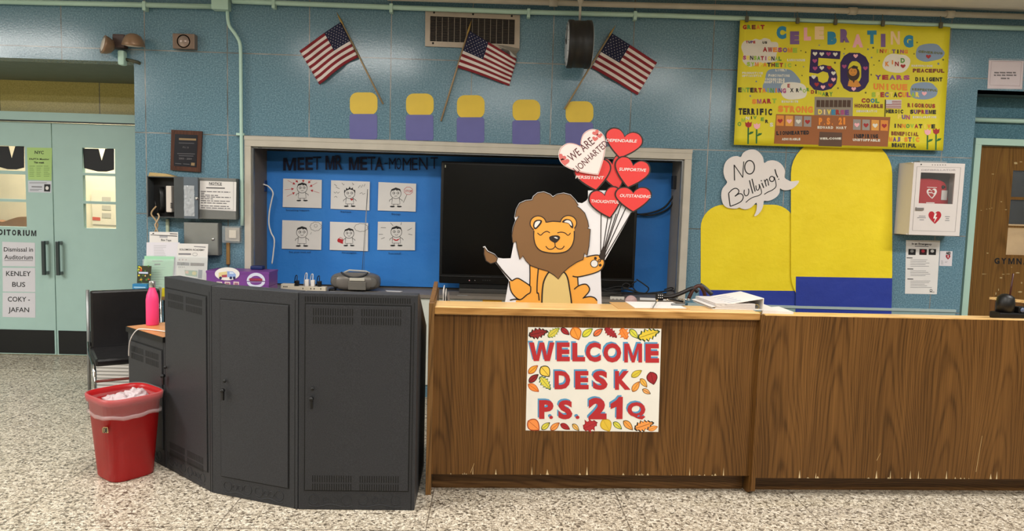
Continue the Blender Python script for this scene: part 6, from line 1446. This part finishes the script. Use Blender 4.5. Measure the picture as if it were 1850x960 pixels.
b.poly(IP, [A2(*p) for p in ((195, 174), (248, 176), (248, 179), (195, 177))], .001, M_WHITE); b.poly(IP, [A2(*p) for p in ((190, 257), (235, 258), (235, 263), (190, 262))], .001, M_WHITE); b.build('print', de)
b = MB(); p0, p1 = IP.at(*A2(272, 192)), IP.at(*A2(300, 246)); b.bbox((p0.x, -.096, p1.z), (p1.x, -.09, p0.z), ink('c9c6c4', .4), .003); p0 = IP.at(*A2(282, 175)); b.lathe([(0, 0), (.014, 0), (.012, .006), (0, .006)], (p0.x, -.09, p0.z), M_BLACK, 14, axis='y'); b.build('status_panel', de)
b = MB(); b.box((dx0+.02, -.10, az0+t+.001), (dx1+.03, -.01, dz0-.002), ink('77706c', .6)); lab(b.build('shelf', ad), 'grey inner shelf')
A4 = crop(1600, 450, 7.384)
eq = [(1637, 434), (1698.5, 435), (1692.5, 532), (1635, 531)]
t_ = thing('emergency_notice', WALL.at(*eq[3]), 'white In an Emergency instruction sheet below the defibrillator cabinet', 'notice'); MB().flat(WALL, eq, .0005, .001, M_PAPER).build('sheet', t_)
x = MB(); e = .0026; x.text(WALL, 'In an Emergency', *A2(112, 486), *A2(220, 489), 3.2, e, M_INKB, .03); x.poly(WALL, [A2(128, 493), A2(203, 495), A2(203, 499), A2(128, 497)], e, GR)
for bx, c_ in ((94, '18181a'), (154, '2a1418'), (204, '18181a')):
    x.poly(WALL, [A2(bx, 510), A2(bx+40, 511), A2(bx+38, 543), A2(bx-1, 542)], e, ink(c_, .6)); x.poly(WALL, [A2(*p) for p in ell(bx+19, 522, 10, 8, 12)], e+.0005, ink(['8a8a8a', 'b03040', 'd0d0d0'][[94, 154, 204].index(bx)], .6))
for yy, n in ((560, 5), (620, 4), (675, 5)):
    xx = 84 if yy < 600 else 88; x.poly(WALL, [A2(xx, yy-4), A2(xx+32, yy-3), A2(xx+32, yy+1), A2(xx, yy)], e, M_INKB)
    lines(x, WALL, e, *A2(104, yy+8), A2(222, 0)[0], n, 2.9, ink('8f8d90', .6), .7)
x.stroke(WALL, [A2(*p) for p in ell(216, 735, 6, 6, 12)], .8, e, M_INKB, True); x.poly(WALL, [A2(208, 742), A2(235, 743), A2(235, 745), A2(208, 744)], e, M_INKB); x.build('print', t_)
aq = [(1698.5, 453.8), (1721, 454.3), (1719.5, 481.2), (1697, 480.5)]
t_ = thing('aed_sign', WALL.at(*aq[3]), 'small white AED sign with red heart right of the emergency sheet', 'sign'); MB().flat(WALL, aq, .0005, .001, ink('d3cdd2', .6)).build('sheet', t_)
x = MB(); x.text(WALL, 'AED', *A4(805, 72), *A4(868, 74), 4.6, e, M_INKB, .05); x.poly(WALL, [A4(*p) for p in heart(833, 92, 833, 142, .8)], e, ink('9a2438', .6)); x.poly(WALL, [A4(*p) for p in ((830, 90), (824, 110), (834, 110), (830, 128), (843, 104), (836, 104), (840, 90))], e+.0006, M_WHITE); lines(x, WALL, e, *A4(738, 155), A4(775, 0)[0], 5, 1.6, GR2, .6); lines(x, WALL, e, *A4(790, 168), A4(830, 0)[0], 2, 1.4, GR2, .6); x.build('print', t_)
A7 = crop(1620, 60, 8.0)
nq = [A7(1335, 390), A7(1838, 400), A7(1812, 808), A7(1310, 800)]
t_ = thing('door_notice', WALL.at(*nq[3]), 'laminated white notice with thin border above the gym door bay', 'notice'); MB().flat(WALL, nq, .0005, .001, ink('cdbfc4', .5)).build('sheet', t_)
x = MB(); x.stroke(WALL, [A7(1372, 408), A7(1805, 415), A7(1780, 765), A7(1345, 750)], .6, e, ink('7a6268', .6), True)
rs = random.Random(12)
for xa_, xb_, yy in ((1410, 1735, 560), (1405, 1730, 597), (1505, 1630, 643)):
    while xa_ < xb_-8:
        wv = min(rs.uniform(30, 110), xb_-xa_); x.poly(WALL, [A7(xa_, yy), A7(xa_+wv, yy+2), A7(xa_+wv, yy+22), A7(xa_, yy+20)], e, ink('4a4048', .6)); xa_ += wv+12
x.build('print', t_)
bm = bmesh.new(); bmesh.ops.create_grid(bm, x_segments=30, y_segments=24, size=1); b = MB()
q4 = [WALL.at(*p) for p in (A7(1322, 362), A7(1845, 375), A7(1818, 822), A7(1300, 815))]
for v in bm.verts:
    u, w2 = v.co.x*.5+.5, .5-v.co.y*.5; p = q4[0].lerp(q4[1], u).lerp(q4[3].lerp(q4[2], u), w2); v.co = Vector((p.x, -.006-.004*mn.noise(Vector((u*6, w2*5, 2)))-.003*mn.noise(Vector((u*15, w2*12, 7))), p.z))
b.bm(bm, mat_film('laminate', 'e6e2e4', .15, .1), None, True); b.build('plastic_cover', t_)
